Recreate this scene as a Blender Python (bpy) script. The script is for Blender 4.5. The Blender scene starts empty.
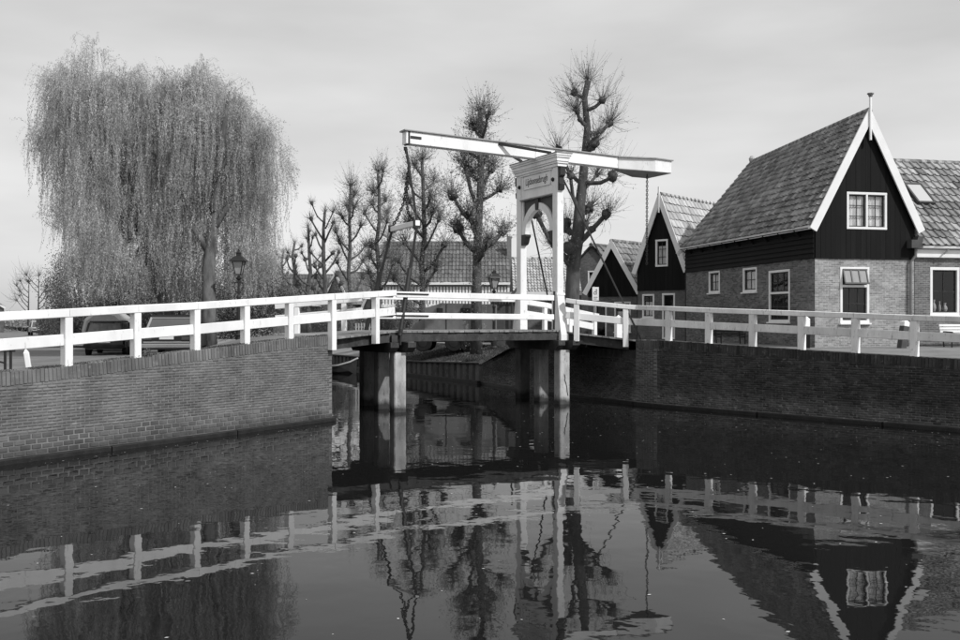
import bpy, bmesh, math, random
import numpy as np
from mathutils import Vector, Matrix, Quaternion
R = math.radians
rng = np.random.default_rng(7)
random.seed(7)
S = bpy.context.scene
COL = S.collection

# ------------------------------------------------------------------ camera
EYE = 2.95
cam_d = bpy.data.cameras.new('camera'); cam = bpy.data.objects.new('camera', cam_d); COL.objects.link(cam)
cam.location = (0, 0, EYE); cam.rotation_euler = (R(90), 0, 0)
cam_d.lens = 36; cam_d.sensor_width = 36; cam_d.sensor_fit = 'HORIZONTAL'
cam_d.clip_start = 0.1; cam_d.clip_end = 4000
S.camera = cam
# ------------------------------------------------------------------ sky + sun (black and white photograph: everything grey)
SUN_EL, SUN_AZ = R(42), math.atan2(-0.60, 0.80)          # direction to the sun
sd = Vector((math.cos(SUN_EL)*math.cos(SUN_AZ), math.cos(SUN_EL)*math.sin(SUN_AZ), math.sin(SUN_EL)))
W = bpy.data.worlds.new('World'); S.world = W; W.use_nodes = True
nt = W.node_tree; nd = nt.nodes; lk = nt.links
bg = nd['Background']
sky = nd.new('ShaderNodeTexSky'); sky.sky_type = 'NISHITA'; sky.sun_disc = False
sky.sun_elevation = SUN_EL; sky.sun_rotation = math.atan2(sd.x, sd.y); sky.air_density = 1.0; sky.dust_density = 2.0
bw = nd.new('ShaderNodeRGBToBW'); lk.new(sky.outputs[0], bw.inputs[0])
pw = nd.new('ShaderNodeMath'); pw.operation = 'POWER'; pw.inputs[1].default_value = 0.22; lk.new(bw.outputs[0], pw.inputs[0])
tc = nd.new('ShaderNodeTexCoord'); mp = nd.new('ShaderNodeMapping'); mp.inputs['Scale'].default_value = (1.2, 1.2, 5.0)
mp.inputs['Rotation'].default_value = (R(9), R(-12), 0)
lk.new(tc.outputs['Generated'], mp.inputs[0])
cn = nd.new('ShaderNodeTexNoise'); cn.inputs['Scale'].default_value = 1.6; cn.inputs['Detail'].default_value = 5; cn.inputs['Roughness'].default_value = .5
lk.new(mp.outputs[0], cn.inputs['Vector'])
cr = nd.new('ShaderNodeMapRange'); cr.inputs[1].default_value = .36; cr.inputs[2].default_value = .64; cr.inputs[3].default_value = .90; cr.inputs[4].default_value = 1.16
lk.new(cn.outputs[0], cr.inputs[0])
ml = nd.new('ShaderNodeMath'); ml.operation = 'MULTIPLY'; lk.new(pw.outputs[0], ml.inputs[0]); lk.new(cr.outputs[0], ml.inputs[1])
ml2 = nd.new('ShaderNodeMath'); ml2.operation = 'MULTIPLY'; ml2.inputs[1].default_value = 4.55; lk.new(ml.outputs[0], ml2.inputs[0])
lk.new(ml2.outputs[0], bg.inputs[0]); bg.inputs[1].default_value = 0.10
sl = bpy.data.lights.new('sun', 'SUN'); sl.energy = 2.9; sl.angle = R(1.2); sl.color = (1, 1, 1)
so = bpy.data.objects.new('sun', sl); COL.objects.link(so); so.rotation_euler = sd.to_track_quat('Z', 'Y').to_euler()
S.view_settings.view_transform = 'Standard'; S.view_settings.look = 'None'; S.view_settings.exposure = 0.22; S.view_settings.gamma = 1.0

# ------------------------------------------------------------------ materials
def rgb(v): return (v, v, v, 1)
def mat(name, col, rough=.8, var=.25, scale=2.0, bump=0, bscale=40, rand=0, spec=.3, stretch=(1,1,1), speck=0, speckcol=.4, metal=0, grime=0, grime_z=0.5):
    m = bpy.data.materials.new(name); m.use_nodes = True
    n = m.node_tree.nodes; l = m.node_tree.links; p = n['Principled BSDF']
    p.inputs['Roughness'].default_value = rough; p.inputs['Specular IOR Level'].default_value = spec; p.inputs['Metallic'].default_value = metal
    g = n.new('ShaderNodeNewGeometry'); mpn = n.new('ShaderNodeMapping'); mpn.inputs['Scale'].default_value = stretch
    l.new(g.outputs['Position'], mpn.inputs[0])
    def noise(s, d=5, r=.6):
        t = n.new('ShaderNodeTexNoise'); t.inputs['Scale'].default_value = s; t.inputs['Detail'].default_value = d; t.inputs['Roughness'].default_value = r
        l.new(mpn.outputs[0], t.inputs['Vector']); return t
    def rangen(src, a, b, c, d):
        t = n.new('ShaderNodeMapRange'); t.inputs[1].default_value = a; t.inputs[2].default_value = b; t.inputs[3].default_value = c; t.inputs[4].default_value = d
        l.new(src, t.inputs[0]); return t.outputs[0]
    def mul(a, b):
        t = n.new('ShaderNodeMath'); t.operation = 'MULTIPLY'; l.new(a, t.inputs[0]); 
        if isinstance(b, float): t.inputs[1].default_value = b
        else: l.new(b, t.inputs[1])
        return t.outputs[0]
    t1 = noise(scale)
    v = rangen(t1.outputs[0], .3, .7, 1-var, 1+var)
    v = mul(v, float(col))
    if rand:
        oi = n.new('ShaderNodeObjectInfo')
        ad = n.new('ShaderNodeMath'); ad.operation = 'ADD'; l.new(oi.outputs['Random'], ad.inputs[0]); l.new(g.outputs['Random Per Island'], ad.inputs[1])
        fr = n.new('ShaderNodeMath'); fr.operation = 'FRACT'; l.new(ad.outputs[0], fr.inputs[0])
        v = mul(v, rangen(fr.outputs[0], 0, 1, 1-rand, 1+rand))
    if speck:
        t2 = noise(scale*7, 3)
        k = rangen(t2.outputs[0], .62-.1*speck, .75, 0, 1)
        mx = n.new('ShaderNodeMix'); mx.data_type = 'FLOAT'; l.new(k, mx.inputs[0]); l.new(v, mx.inputs[2]); mx.inputs[3].default_value = speckcol
        v = mx.outputs[0]
    if grime:     # a wet algae line just above the water
        sx = n.new('ShaderNodeSeparateXYZ'); l.new(g.outputs['Position'], sx.inputs[0])
        t3 = noise(3.0)
        a3 = n.new('ShaderNodeMath'); a3.operation = 'MULTIPLY_ADD'; l.new(t3.outputs[0], a3.inputs[0]); a3.inputs[1].default_value = -.35; l.new(sx.outputs[2], a3.inputs[2])
        v = mul(v, rangen(a3.outputs[0], grime_z-.3, grime_z-(.1 if grime > 0 else -.12), 1-grime, 1.0))
    l.new(v, p.inputs['Base Color'])
    if bump:
        tb = noise(bscale, 4)
        b = n.new('ShaderNodeBump'); b.inputs['Strength'].default_value = bump; b.inputs['Distance'].default_value = .02
        l.new(tb.outputs[0], b.inputs['Height']); l.new(b.outputs[0], p.inputs['Normal'])
    return m
def brick_mat(name, c1, c2, mortar, sc=1.0):
    m = bpy.data.materials.new(name); m.use_nodes = True
    n = m.node_tree.nodes; l = m.node_tree.links; p = n['Principled BSDF']; p.inputs['Roughness'].default_value = .9; p.inputs['Specular IOR Level'].default_value = .2
    uv = n.new('ShaderNodeUVMap')
    b = n.new('ShaderNodeTexBrick'); b.inputs['Color1'].default_value = rgb(c1); b.inputs['Color2'].default_value = rgb(c2); b.inputs['Mortar'].default_value = rgb(mortar)
    b.inputs['Scale'].default_value = 1.0; b.inputs['Brick Width'].default_value = .215*sc; b.inputs['Row Height'].default_value = .066*sc; b.inputs['Mortar Size'].default_value = .008*sc
    b.inputs['Bias'].default_value = -.1
    l.new(uv.outputs[0], b.inputs['Vector'])
    t = n.new('ShaderNodeTexNoise'); t.inputs['Scale'].default_value = 1.3; t.inputs['Detail'].default_value = 6; l.new(uv.outputs[0], t.inputs['Vector'])
    r = n.new('ShaderNodeMapRange'); r.inputs[1].default_value = .3; r.inputs[2].default_value = .7; r.inputs[3].default_value = .8; r.inputs[4].default_value = 1.2; l.new(t.outputs[0], r.inputs[0])
    t4 = n.new('ShaderNodeTexNoise'); t4.inputs['Scale'].default_value = 9; t4.inputs['Detail'].default_value = 4; l.new(uv.outputs[0], t4.inputs['Vector'])
    r4 = n.new('ShaderNodeMapRange'); r4.inputs[1].default_value = .3; r4.inputs[2].default_value = .7; r4.inputs[3].default_value = .82; r4.inputs[4].default_value = 1.18; l.new(t4.outputs[0], r4.inputs[0])
    mm = n.new('ShaderNodeMath'); mm.operation = 'MULTIPLY'; l.new(r.outputs[0], mm.inputs[0]); l.new(r4.outputs[0], mm.inputs[1])
    mx = n.new('ShaderNodeVectorMath'); mx.operation = 'SCALE'; l.new(b.outputs[0], mx.inputs[0]); l.new(mm.outputs[0], mx.inputs['Scale'])
    l.new(mx.outputs[0], p.inputs['Base Color'])
    bu = n.new('ShaderNodeBump'); bu.inputs['Strength'].default_value = .5; bu.inputs['Distance'].default_value = .01; bu.invert = True
    l.new(b.outputs['Fac'], bu.inputs['Height']); l.new(bu.outputs[0], p.inputs['Normal'])
    return m
def glass_mat(name, tint=.6, rough=.02):
    m = bpy.data.materials.new(name); m.use_nodes = True
    n = m.node_tree.nodes; l = m.node_tree.links; n.remove(n['Principled BSDF'])
    tr = n.new('ShaderNodeBsdfTransparent'); tr.inputs[0].default_value = rgb(tint)
    gl = n.new('ShaderNodeBsdfGlossy'); gl.inputs['Roughness'].default_value = rough
    g = n.new('ShaderNodeNewGeometry'); dt = n.new('ShaderNodeVectorMath'); dt.operation = 'DOT_PRODUCT'; l.new(g.outputs['Incoming'], dt.inputs[0]); l.new(g.outputs['Normal'], dt.inputs[1])
    def mth(op, a, b=None):
        t = n.new('ShaderNodeMath'); t.operation = op
        for i, q in enumerate((a, b)):
            if q is None: continue
            if isinstance(q, (int, float)): t.inputs[i].default_value = q
            else: l.new(q, t.inputs[i])
        return t.outputs[0]
    f5 = mth('POWER', mth('SUBTRACT', 1.0, mth('ABSOLUTE', dt.outputs['Value'])), 5.0)
    F = mth('ADD', mth('MULTIPLY', f5, .95), .05)
    mx = n.new('ShaderNodeMixShader'); l.new(F, mx.inputs[0]); l.new(tr.outputs[0], mx.inputs[1]); l.new(gl.outputs[0], mx.inputs[2])
    l.new(mx.outputs[0], n['Material Output'].inputs[0]); return m
def leaf_mat(name, col, trans=.35, rand=.35):
    m = bpy.data.materials.new(name); m.use_nodes = True
    n = m.node_tree.nodes; l = m.node_tree.links; n.remove(n['Principled BSDF'])
    g = n.new('ShaderNodeNewGeometry')
    r = n.new('ShaderNodeMapRange'); r.inputs[3].default_value = col*(1-rand); r.inputs[4].default_value = col*(1+rand); l.new(g.outputs['Random Per Island'], r.inputs[0])
    t = n.new('ShaderNodeTexNoise'); t.inputs['Scale'].default_value = .7; l.new(g.outputs['Position'], t.inputs['Vector'])
    r2 = n.new('ShaderNodeMapRange'); r2.inputs[1].default_value = .3; r2.inputs[2].default_value = .7; r2.inputs[3].default_value = .7; r2.inputs[4].default_value = 1.3; l.new(t.outputs[0], r2.inputs[0])
    mu = n.new('ShaderNodeMath'); mu.operation = 'MULTIPLY'; l.new(r.outputs[0], mu.inputs[0]); l.new(r2.outputs[0], mu.inputs[1])
    d = n.new('ShaderNodeBsdfDiffuse'); l.new(mu.outputs[0], d.inputs[0])
    tl = n.new('ShaderNodeBsdfTranslucent'); l.new(mu.outputs[0], tl.inputs[0])
    mx = n.new('ShaderNodeMixShader'); mx.inputs[0].default_value = trans; l.new(d.outputs[0], mx.inputs[1]); l.new(tl.outputs[0], mx.inputs[2])
    l.new(mx.outputs[0], n['Material Output'].inputs[0]); return m
def water_mat():
    m = bpy.data.materials.new('canal_water'); m.use_nodes = True
    n = m.node_tree.nodes; l = m.node_tree.links; p = n['Principled BSDF']
    p.inputs['Base Color'].default_value = rgb(.010); p.inputs['Roughness'].default_value = .015; p.inputs['IOR'].default_value = 1.33; p.inputs['Specular IOR Level'].default_value = .30
    g = n.new('ShaderNodeNewGeometry')
    def wv(sc, stretch, rot, dist, strg, prev=None, det=2):
        mpn = n.new('ShaderNodeMapping'); mpn.inputs['Scale'].default_value = stretch; mpn.inputs['Rotation'].default_value = (0, 0, R(rot)); l.new(g.outputs['Position'], mpn.inputs[0])
        t = n.new('ShaderNodeTexNoise'); t.inputs['Scale'].default_value = sc; t.inputs['Detail'].default_value = det; t.inputs['Roughness'].default_value = .45; l.new(mpn.outputs[0], t.inputs['Vector'])
        b = n.new('ShaderNodeBump'); b.inputs['Strength'].default_value = strg; b.inputs['Distance'].default_value = dist; l.new(t.outputs[0], b.inputs['Height'])
        if prev: l.new(prev.outputs[0], b.inputs['Normal'])
        return b
    b1 = wv(.9, (1, 1.0, 1), 0, .0062, 1.0)
    b2 = wv(4.0, (1, 1.0, 1), 25, .00095, 1.0, b1)
    l.new(b2.outputs[0], p.inputs['Normal'])
    return m

M = {}
M['white'] = mat('white_paint', .82, .45, .11, 1.5, .05, 60, stretch=(1,1,.4), speck=.04, speckcol=.55, rand=.05)
M['white_old'] = mat('weathered_white_paint', .80, .6, .16, 2.2, .12, 60, stretch=(1,1,.35), speck=.3, speckcol=.42, rand=.12)
M['white_trim'] = mat('white_trim_paint', .78, .5, .06, 1.5, rand=.03)
M['shade_grey'] = mat('grey_lead_capping', .30, .6, .2, 3)
M['iron'] = mat('black_iron', .02, .45, .2, 4, spec=.4)
M['deck_wood'] = mat('grey_deck_timber', .22, .85, .3, 3, .3, 50, rand=.3)
M['girder'] = mat('dark_tarred_timber', .045, .8, .5, 3.5, .4, 30, stretch=(1,1,.5), speck=.3, speckcol=.12)
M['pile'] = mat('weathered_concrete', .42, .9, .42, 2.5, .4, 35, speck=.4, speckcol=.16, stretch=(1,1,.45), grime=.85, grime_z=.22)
M['pile_mid'] = mat('darker_stained_concrete', .26, .9, .45, 2.5, .5, 35, speck=.4, speckcol=.08, stretch=(1,1,.4), grime=.85, grime_z=.24)  # middle piles: stain streaks over a darker base tone than the near pile
M['pile_dark'] = mat('darkest_concrete', .10, .85, .5, 2.5, .5, 35, speck=.4, speckcol=.04, stretch=(1,1,.4), grime=.85, grime_z=.3)  # far piles: the darkest base tone of the three
M['crack'] = mat('dark_crack', .03, .9, .1)
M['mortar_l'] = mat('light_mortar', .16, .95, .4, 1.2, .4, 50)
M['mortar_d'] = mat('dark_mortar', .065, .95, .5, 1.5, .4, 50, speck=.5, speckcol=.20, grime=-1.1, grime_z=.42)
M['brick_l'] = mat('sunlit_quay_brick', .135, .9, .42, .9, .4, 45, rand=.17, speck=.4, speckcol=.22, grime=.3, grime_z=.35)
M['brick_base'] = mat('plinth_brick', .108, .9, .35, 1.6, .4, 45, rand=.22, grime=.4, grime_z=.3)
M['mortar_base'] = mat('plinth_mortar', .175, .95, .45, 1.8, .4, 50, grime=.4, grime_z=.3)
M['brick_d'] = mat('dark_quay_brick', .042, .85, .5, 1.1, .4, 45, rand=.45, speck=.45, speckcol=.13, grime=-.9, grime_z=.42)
M['brick_pier'] = mat('pilaster_brick', .085, .85, .35, 1.3, .4, 45, rand=.3, speck=.3, speckcol=.17)
M['toe'] = mat('wet_toe_beam', .018, .5, .5, 4, .3, 30, speck=.3, speckcol=.06)
M['black_board'] = mat('black_tarred_board', .0065, .7, .25, 3, .2, 40, stretch=(1,1,.2), rand=.3, spec=.15)
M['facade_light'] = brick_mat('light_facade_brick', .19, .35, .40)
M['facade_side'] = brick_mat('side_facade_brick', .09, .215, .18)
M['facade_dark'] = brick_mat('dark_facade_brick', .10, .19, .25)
M['facade_grey'] = brick_mat('grey_facade_brick', .11, .15, .15, 1.3)
M['tile_dark'] = mat('dark_pantile', .24, .75, .35, 1.2, .3, 40, rand=.38, speck=.5, speckcol=.40)
M['tile_light'] = mat('light_pantile', .25, .75, .35, 1.6, .3, 40, rand=.5, speck=.35, speckcol=.36)
M['tile_pale'] = mat('pale_pantile', .42, .75, .15, 1.6, .2, 40, rand=.2)
M['tile_far'] = mat('far_pantile', .13, .8, .2, 1.6, 0, rand=.25)
M['underlay'] = mat('roof_underlay', .03, .9, .1)
M['glass'] = glass_mat('window_glass', .85)
M['pale_pane'] = mat('pale_hopper_pane', .30, .15, .1, 3, spec=.6)  # opaque, glossy pale grey used for the hopper panes
M['curtain'] = mat('net_curtain', .8, .9, .35, 3, stretch=(3,3,.4))
M['interior'] = mat('dark_interior', .02, .9, .1)
M['sash'] = mat('dark_sash', .03, .5, .1)
M['grey_sash'] = mat('grey_hopper_sash', .12, .5, .1)
M['zinc'] = mat('zinc', .17, .45, .2, 4, spec=.5)
M['zinc_dark'] = mat('dark_zinc_hopper', .07, .5, .2, 4)
M['asphalt'] = mat('asphalt', .17, .9, .25, .6, .2, 60, speck=.2, speckcol=.16)
M['paving'] = mat('clinker_paving', .21, .9, .25, .8, .3, 40, speck=.3, speckcol=.12)
M['earth'] = mat('grassy_earth', .075, .95, .35, 1.2, .5, 20)
M['grass'] = leaf_mat('grass_blades', .10, .3)
M['sheet'] = mat('rusty_sheet_pile', .085, .75, .45, 2.0, .3, 30, stretch=(1,1,.4), speck=.35, speckcol=.18, rand=.2)
M['bark'] = mat('lime_bark', .085, .95, .4, 5, .6, 14, stretch=(1,1,.4))
M['bark_pale'] = mat('willow_bark', .10, .95, .6, 4, .6, 14, stretch=(1,1,.3))
M['twig'] = mat('twig_bark', .10, .9, .3, 3)
M['strand'] = mat('willow_strand', .22, .9, .2, 3)
M['leaf_lime'] = leaf_mat('young_lime_leaf', .30)
M['leaf_willow'] = leaf_mat('young_willow_leaf', .56, .5, .25)
M['leaf_bush'] = leaf_mat('bush_leaf', .20)
M['leaf_far'] = leaf_mat('far_leaf', .22)
M['car_dark'] = mat('dark_car_paint', .012, .25, .05, spec=.5)
M['car_grey'] = mat('grey_car_paint', .045, .3, .05, spec=.5)
M['car_white'] = mat('white_car_paint', .38, .3, .05, spec=.5)
M['tyre'] = mat('tyre_rubber', .012, .85, .2)
M['carglass'] = mat('car_window', .07, .04, .1, spec=1.0)
M['chrome'] = mat('chrome', .6, .15, .05, metal=1)
M['plate'] = mat('number_plate', .6, .5, .05)
M['lampred'] = mat('tail_lamp', .05, .3, .05)
M['canvas'] = mat('pale_canvas', .40, .8, .12, 2)
M['truck'] = mat('grey_truck_paint', .17, .55, .35, .9)
M['boat_in'] = mat('boat_hull', .03, .5, .3)
M['petal'] = mat('floating_petal', .5, .9, .2)
M['lantern'] = mat('lantern_glass', .34, .3, .15, 4)
M['text'] = mat('black_lettering', .06, .6, .1)
M['water'] = water_mat()

# ------------------------------------------------------------------ mesh helpers
V = Vector
class MB:
    def __init__(s): s.v = []; s.f = []; s.uv = None
    def add(s, vs, fs):
        o = len(s.v); s.v += [tuple(p) for p in vs]; s.f += [tuple(i+o for i in f) for f in fs]; return s
    def box(s, c, sx, sy, sz, ax=None, ay=None, az=None):
        c = V(c); ax = V(ax or (1,0,0))*sx/2; ay = V(ay or (0,1,0))*sy/2; az = V(az or (0,0,1))*sz/2
        vs = [c+ax*i+ay*j+az*k for k in (-1,1) for j in (-1,1) for i in (-1,1)]
        return s.add(vs, [(0,2,3,1),(4,5,7,6),(0,1,5,4),(2,6,7,3),(0,4,6,2),(1,3,7,5)])
    def bar(s, p, q, w, h, ch=.012, up=(0,0,1)):
        """chamfered timber from p to q: w sideways, h along up"""
        p, q = V(p), V(q); d = (q-p).normalized(); side = d.cross(V(up)).normalized(); u2 = side.cross(d).normalized()
        a, b = w/2, h/2; c = min(ch, a*.5, b*.5)
        pr = [(-a+c,-b),(a-c,-b),(a,-b+c),(a,b-c),(a-c,b),(-a+c,b),(-a,b-c),(-a,-b+c)]
        vs = [p+side*x+u2*y for x, y in pr] + [q+side*x+u2*y for x, y in pr]
        fs = [(i,(i+1)%8,8+(i+1)%8,8+i) for i in range(8)] + [tuple(range(7,-1,-1)), tuple(range(8,16))]
        return s.add(vs, fs)
    def tube(s, pts, rad, n=6, cap=True):
        pts = [V(p) for p in pts]; k = len(pts); rad = rad if isinstance(rad, (list,tuple)) else [rad]*k
        ring = []; prev = None
        for i, p in enumerate(pts):
            t = (pts[min(i+1,k-1)]-pts[max(i-1,0)]).normalized()
            a = V((1,0,0)) if abs(t.x) < .8 else V((0,1,0))
            if prev is not None: a = prev
            x = (a - t*a.dot(t)).normalized(); y = t.cross(x); prev = x
            ring += [p+(x*math.cos(2*math.pi*j/n)+y*math.sin(2*math.pi*j/n))*rad[i] for j in range(n)]
        fs = [(i*n+j, i*n+(j+1)%n, (i+1)*n+(j+1)%n, (i+1)*n+j) for i in range(k-1) for j in range(n)]
        if cap: fs += [tuple(range(n-1,-1,-1)), tuple((k-1)*n+j for j in range(n))]
        return s.add(ring, fs)
    def lathe(s, prof, c=(0,0,0), n=12):
        c = V(c); k = len(prof)
        vs = [c+V((r*math.cos(2*math.pi*j/n), r*math.sin(2*math.pi*j/n), z)) for r, z in prof for j in range(n)]
        fs = [(i*n+j, i*n+(j+1)%n, (i+1)*n+(j+1)%n, (i+1)*n+j) for i in range(k-1) for j in range(n)]
        fs += [tuple(range(n-1,-1,-1)), tuple((k-1)*n+j for j in range(n))]
        return s.add(vs, fs)
    def prism(s, pts, d):
        """closed polygon pts extruded by vector d"""
        pts = [V(p) for p in pts]; d = V(d); n = len(pts)
        return s.add(pts+[p+d for p in pts], [tuple(range(n-1,-1,-1)), tuple(range(n,2*n))]+[(i,(i+1)%n,n+(i+1)%n,n+i) for i in range(n)])
    def blob(s, c, r, seed=0, n=7, m=5, amp=.25):
        rr = random.Random(seed); c = V(c); vs = []
        for i in range(m+1):
            th = math.pi*i/m
            for j in range(n):
                ph = 2*math.pi*j/n; q = 1+rr.uniform(-amp, amp)
                vs.append(c+V((r[0]*math.sin(th)*math.cos(ph)*q, r[1]*math.sin(th)*math.sin(ph)*q, r[2]*math.cos(th)*q)))
        fs = [(i*n+j, (i+1)*n+j, (i+1)*n+(j+1)%n, i*n+(j+1)%n) for i in range(m) for j in range(n)]
        return s.add(vs, fs)
OFF = {}
def props(o, label=None, cat=None, group=None, kind=None):
    if label: o['label'] = label
    if cat: o['category'] = cat
    if group: o['group'] = group
    if kind: o['kind'] = kind
    return o
def mesh_of(name, mb, off=V((0,0,0)), smooth=False):
    me = bpy.data.meshes.new(name)
    me.from_pydata([(p[0]-off.x, p[1]-off.y, p[2]-off.z) for p in mb.v], [], mb.f)
    if mb.uv:
        uvl = me.uv_layers.new(name='UVMap')
        flat = [c for f in mb.uv for uv in f for c in uv]
        uvl.data.foreach_set('uv', flat)
    bm = bmesh.new(); bm.from_mesh(me)
    if not mb.uv: bmesh.ops.recalc_face_normals(bm, faces=bm.faces)
    bm.to_mesh(me); bm.free()
    if smooth: me.polygons.foreach_set('use_smooth', [True]*len(me.polygons))
    return me
def obj(name, mb, m, parent=None, smooth=False, kind=None, label=None):
    off = OFF.get(parent.name, V((0,0,0))) if parent else V((0,0,0))
    me = mesh_of(name, mb, off, smooth); me.materials.append(m)
    o = bpy.data.objects.new(name, me); COL.objects.link(o)
    if parent: o.parent = parent
    OFF[o.name] = off
    return props(o, label, kind=kind)
def np_obj(name, verts, faces, m, parent=None, kind=None):
    """fast mesh: verts (N,3), faces (F,k) all of one size"""
    off = OFF.get(parent.name, V((0,0,0))) if parent else V((0,0,0))
    me = bpy.data.meshes.new(name); verts = np.asarray(verts, dtype=np.float32)-np.array(off, dtype=np.float32); faces = np.asarray(faces, dtype=np.int32)
    k = faces.shape[1]; me.vertices.add(len(verts)); me.vertices.foreach_set('co', verts.ravel())
    me.loops.add(faces.size); me.loops.foreach_set('vertex_index', faces.ravel())
    me.polygons.add(len(faces)); me.polygons.foreach_set('loop_start', np.arange(0, faces.size, k, dtype=np.int32))
    me.update(calc_edges=True); me.materials.append(m)
    o = bpy.data.objects.new(name, me); COL.objects.link(o)
    if parent: o.parent = parent
    OFF[o.name] = off
    return props(o, kind=kind)
def piece(name, me, parent, mtx):
    """a repeated piece that shares mesh data; mtx in world space"""
    o = bpy.data.objects.new(name, me); COL.objects.link(o); o.parent = parent
    o.matrix_local = Matrix.Translation(-OFF.get(parent.name, V((0,0,0)))) @ mtx
    return o
def thing(name, label, cat, loc=(0,0,0), group=None, local=False, rotz=0):
    o = bpy.data.objects.new(name, None); COL.objects.link(o); o.empty_display_size = .2
    o.location = loc; o.rotation_euler = (0,0,rotz); OFF[o.name] = V((0,0,0)) if local else V(loc)
    return props(o, label, cat, group)
def copy_thing(root, loc, rotz, label):
    r = root.copy(); COL.objects.link(r); r.location = loc; r.rotation_euler = (0,0,rotz); r['label'] = label
    for ch in root.children:
        c = ch.copy(); COL.objects.link(c); c.parent = r
        for g in ch.children:
            d = g.copy(); COL.objects.link(d); d.parent = c
    return r
def frame(o, x, y, z):
    m = Matrix.Identity(4)
    for i, a in enumerate((x, y, z)):
        for j in range(3): m[j][i] = a[j]
    m.translation = o; return m
def px(x, y, Y):
    """point at depth Y seen at photo pixel (x, y): used for reading sizes off the photograph"""
    return V(((x-480)*Y/960, Y, EYE+(320-y)*Y/960))

# ------------------------------------------------------------------ ground, water
def lerp(a, b, t): return a+(b-a)*t
WL0, WL1 = V((-9.765,19.53,0)), V((-4.32,28.0,0))          # left quay wall
def wl(s): return WL0.lerp(WL1, s)
def wl_top(s):
    k = [(-3,1.84),(0,1.88),(.156,1.95),(.333,2.08),(.508,2.21),(.673,2.32),(.836,2.44),(1,2.50)]
    return float(np.interp(s, [a for a,_ in k], [b for _,b in k]))
B0, B1 = V((6.0,32.55,0)), V((12.65,25.3,0))               # right quay wall
AA = V((5.41,33.3,0))
def wr(s): return B0.lerp(B1, s)
def wr_top(s): return float(np.interp(s, [0,.2,.55,1,3], [2.27,2.2,2.06,1.92,1.85]))
U = V((.883,.469,0)); U.normalize(); VV = V((-U.y,U.x,0)); ORG = V((-2.6,30.8,0))
def BP(t, w, z): 
    p = ORG+U*t+VV*w; return V((p.x,p.y,z))
LC = V((-7.18,33.74,0)); RC = V((2.65,38.5,0))             # far abutment corners
def strip_land(name, crest, dirn, prof, mats):
    mb = MB(); rows = []
    for c in crest:
        p = V(c[0]); zs = c[1]
        row = []
        for (dist, blend, zlow) in prof: row.append((p.x+dirn[0]*dist, p.y+dirn[1]*dist, lerp(zs, zlow, blend)))
        rows.append(row)
    k = len(prof)
    vs = [v for r in rows for v in r]
    mb.add(vs, [(i*k+j, i*k+j+1, (i+1)*k+j+1, (i+1)*k+j) for i in range(len(rows)-1) for j in range(k-1)])
    return props(obj(name, mb, mats), kind='structure')
crestL = [((wl(-6)), 1.80)] + [(wl(s)+V((-.15,.1,0)), wl_top(s)-.015) for s in (-2,-1,-.5,-.2,0,.15,.33,.5,.67,.84,.95,1.0)]
crestL += [(WL1.lerp(LC,.5), 2.46), (LC, 2.42)]
for k, zz in ((2,2.2),(5,1.8),(9,1.5),(20,1.35),(60,1.35),(300,1.35),(1800,1.35)):
    crestL.append((LC+V((-.49,.87,0))*k, zz))
strip_land('ground', crestL, (-1,0), [(0,0,1.4),(1.2,.12,1.4),(2.6,.5,1.4),(5,.85,1.4),(9,1,1.4),(1500,1,1.4)], M['asphalt'])
crestR = [(wr(6), 1.8)] + [(wr(s)+V((.1,.1,0)), wr_top(s)-.015) for s in (2,1.4,1,.8,.6,.4,.2,0)]
crestR += [(AA, 2.26), (AA.lerp(RC,.5), 2.25), (RC, 2.2), (V((1.9,39.6,0)),2.0), (V((1.2,41,0)),1.72), (V((.14,44.2,0)),.96), (V((-3.97,51.5,0)),.75)]
for k in (3,10,30,100,400,1800): crestR.append((V((-3.97,51.5,0))+V((-.49,.87,0))*k, .75))
# the far side: pavement in front of the houses
strip_land('ground', crestR, (.87,.5), [(0,0,1.6),(1.0,.25,1.7),(2.6,.8,1.75),(6,.75,1.85),(12,.7,1.9),(25,1,1.5),(1500,1,1.4)], M['paving'])
mb = MB(); mb.add([(-1500,-60,0),(1500,-60,0),(1500,1800,0),(-1500,1800,0)], [(0,1,2,3)])
props(obj('water', mb, M['water']), kind='structure')
# road sheet on the left bank, 4 mm above the ground is enough: it lies where the ground is flat
mb = MB(); mb.add([(-60,20,1.404),(-24,20,1.404),(-24,44,1.404),(-40,90,1.404),(-95,190,1.404),(-130,190,1.404),(-75,90,1.404)], [(0,1,2,3,4,5,6)])
props(obj('road', mb, M['asphalt']), kind='structure')

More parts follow.
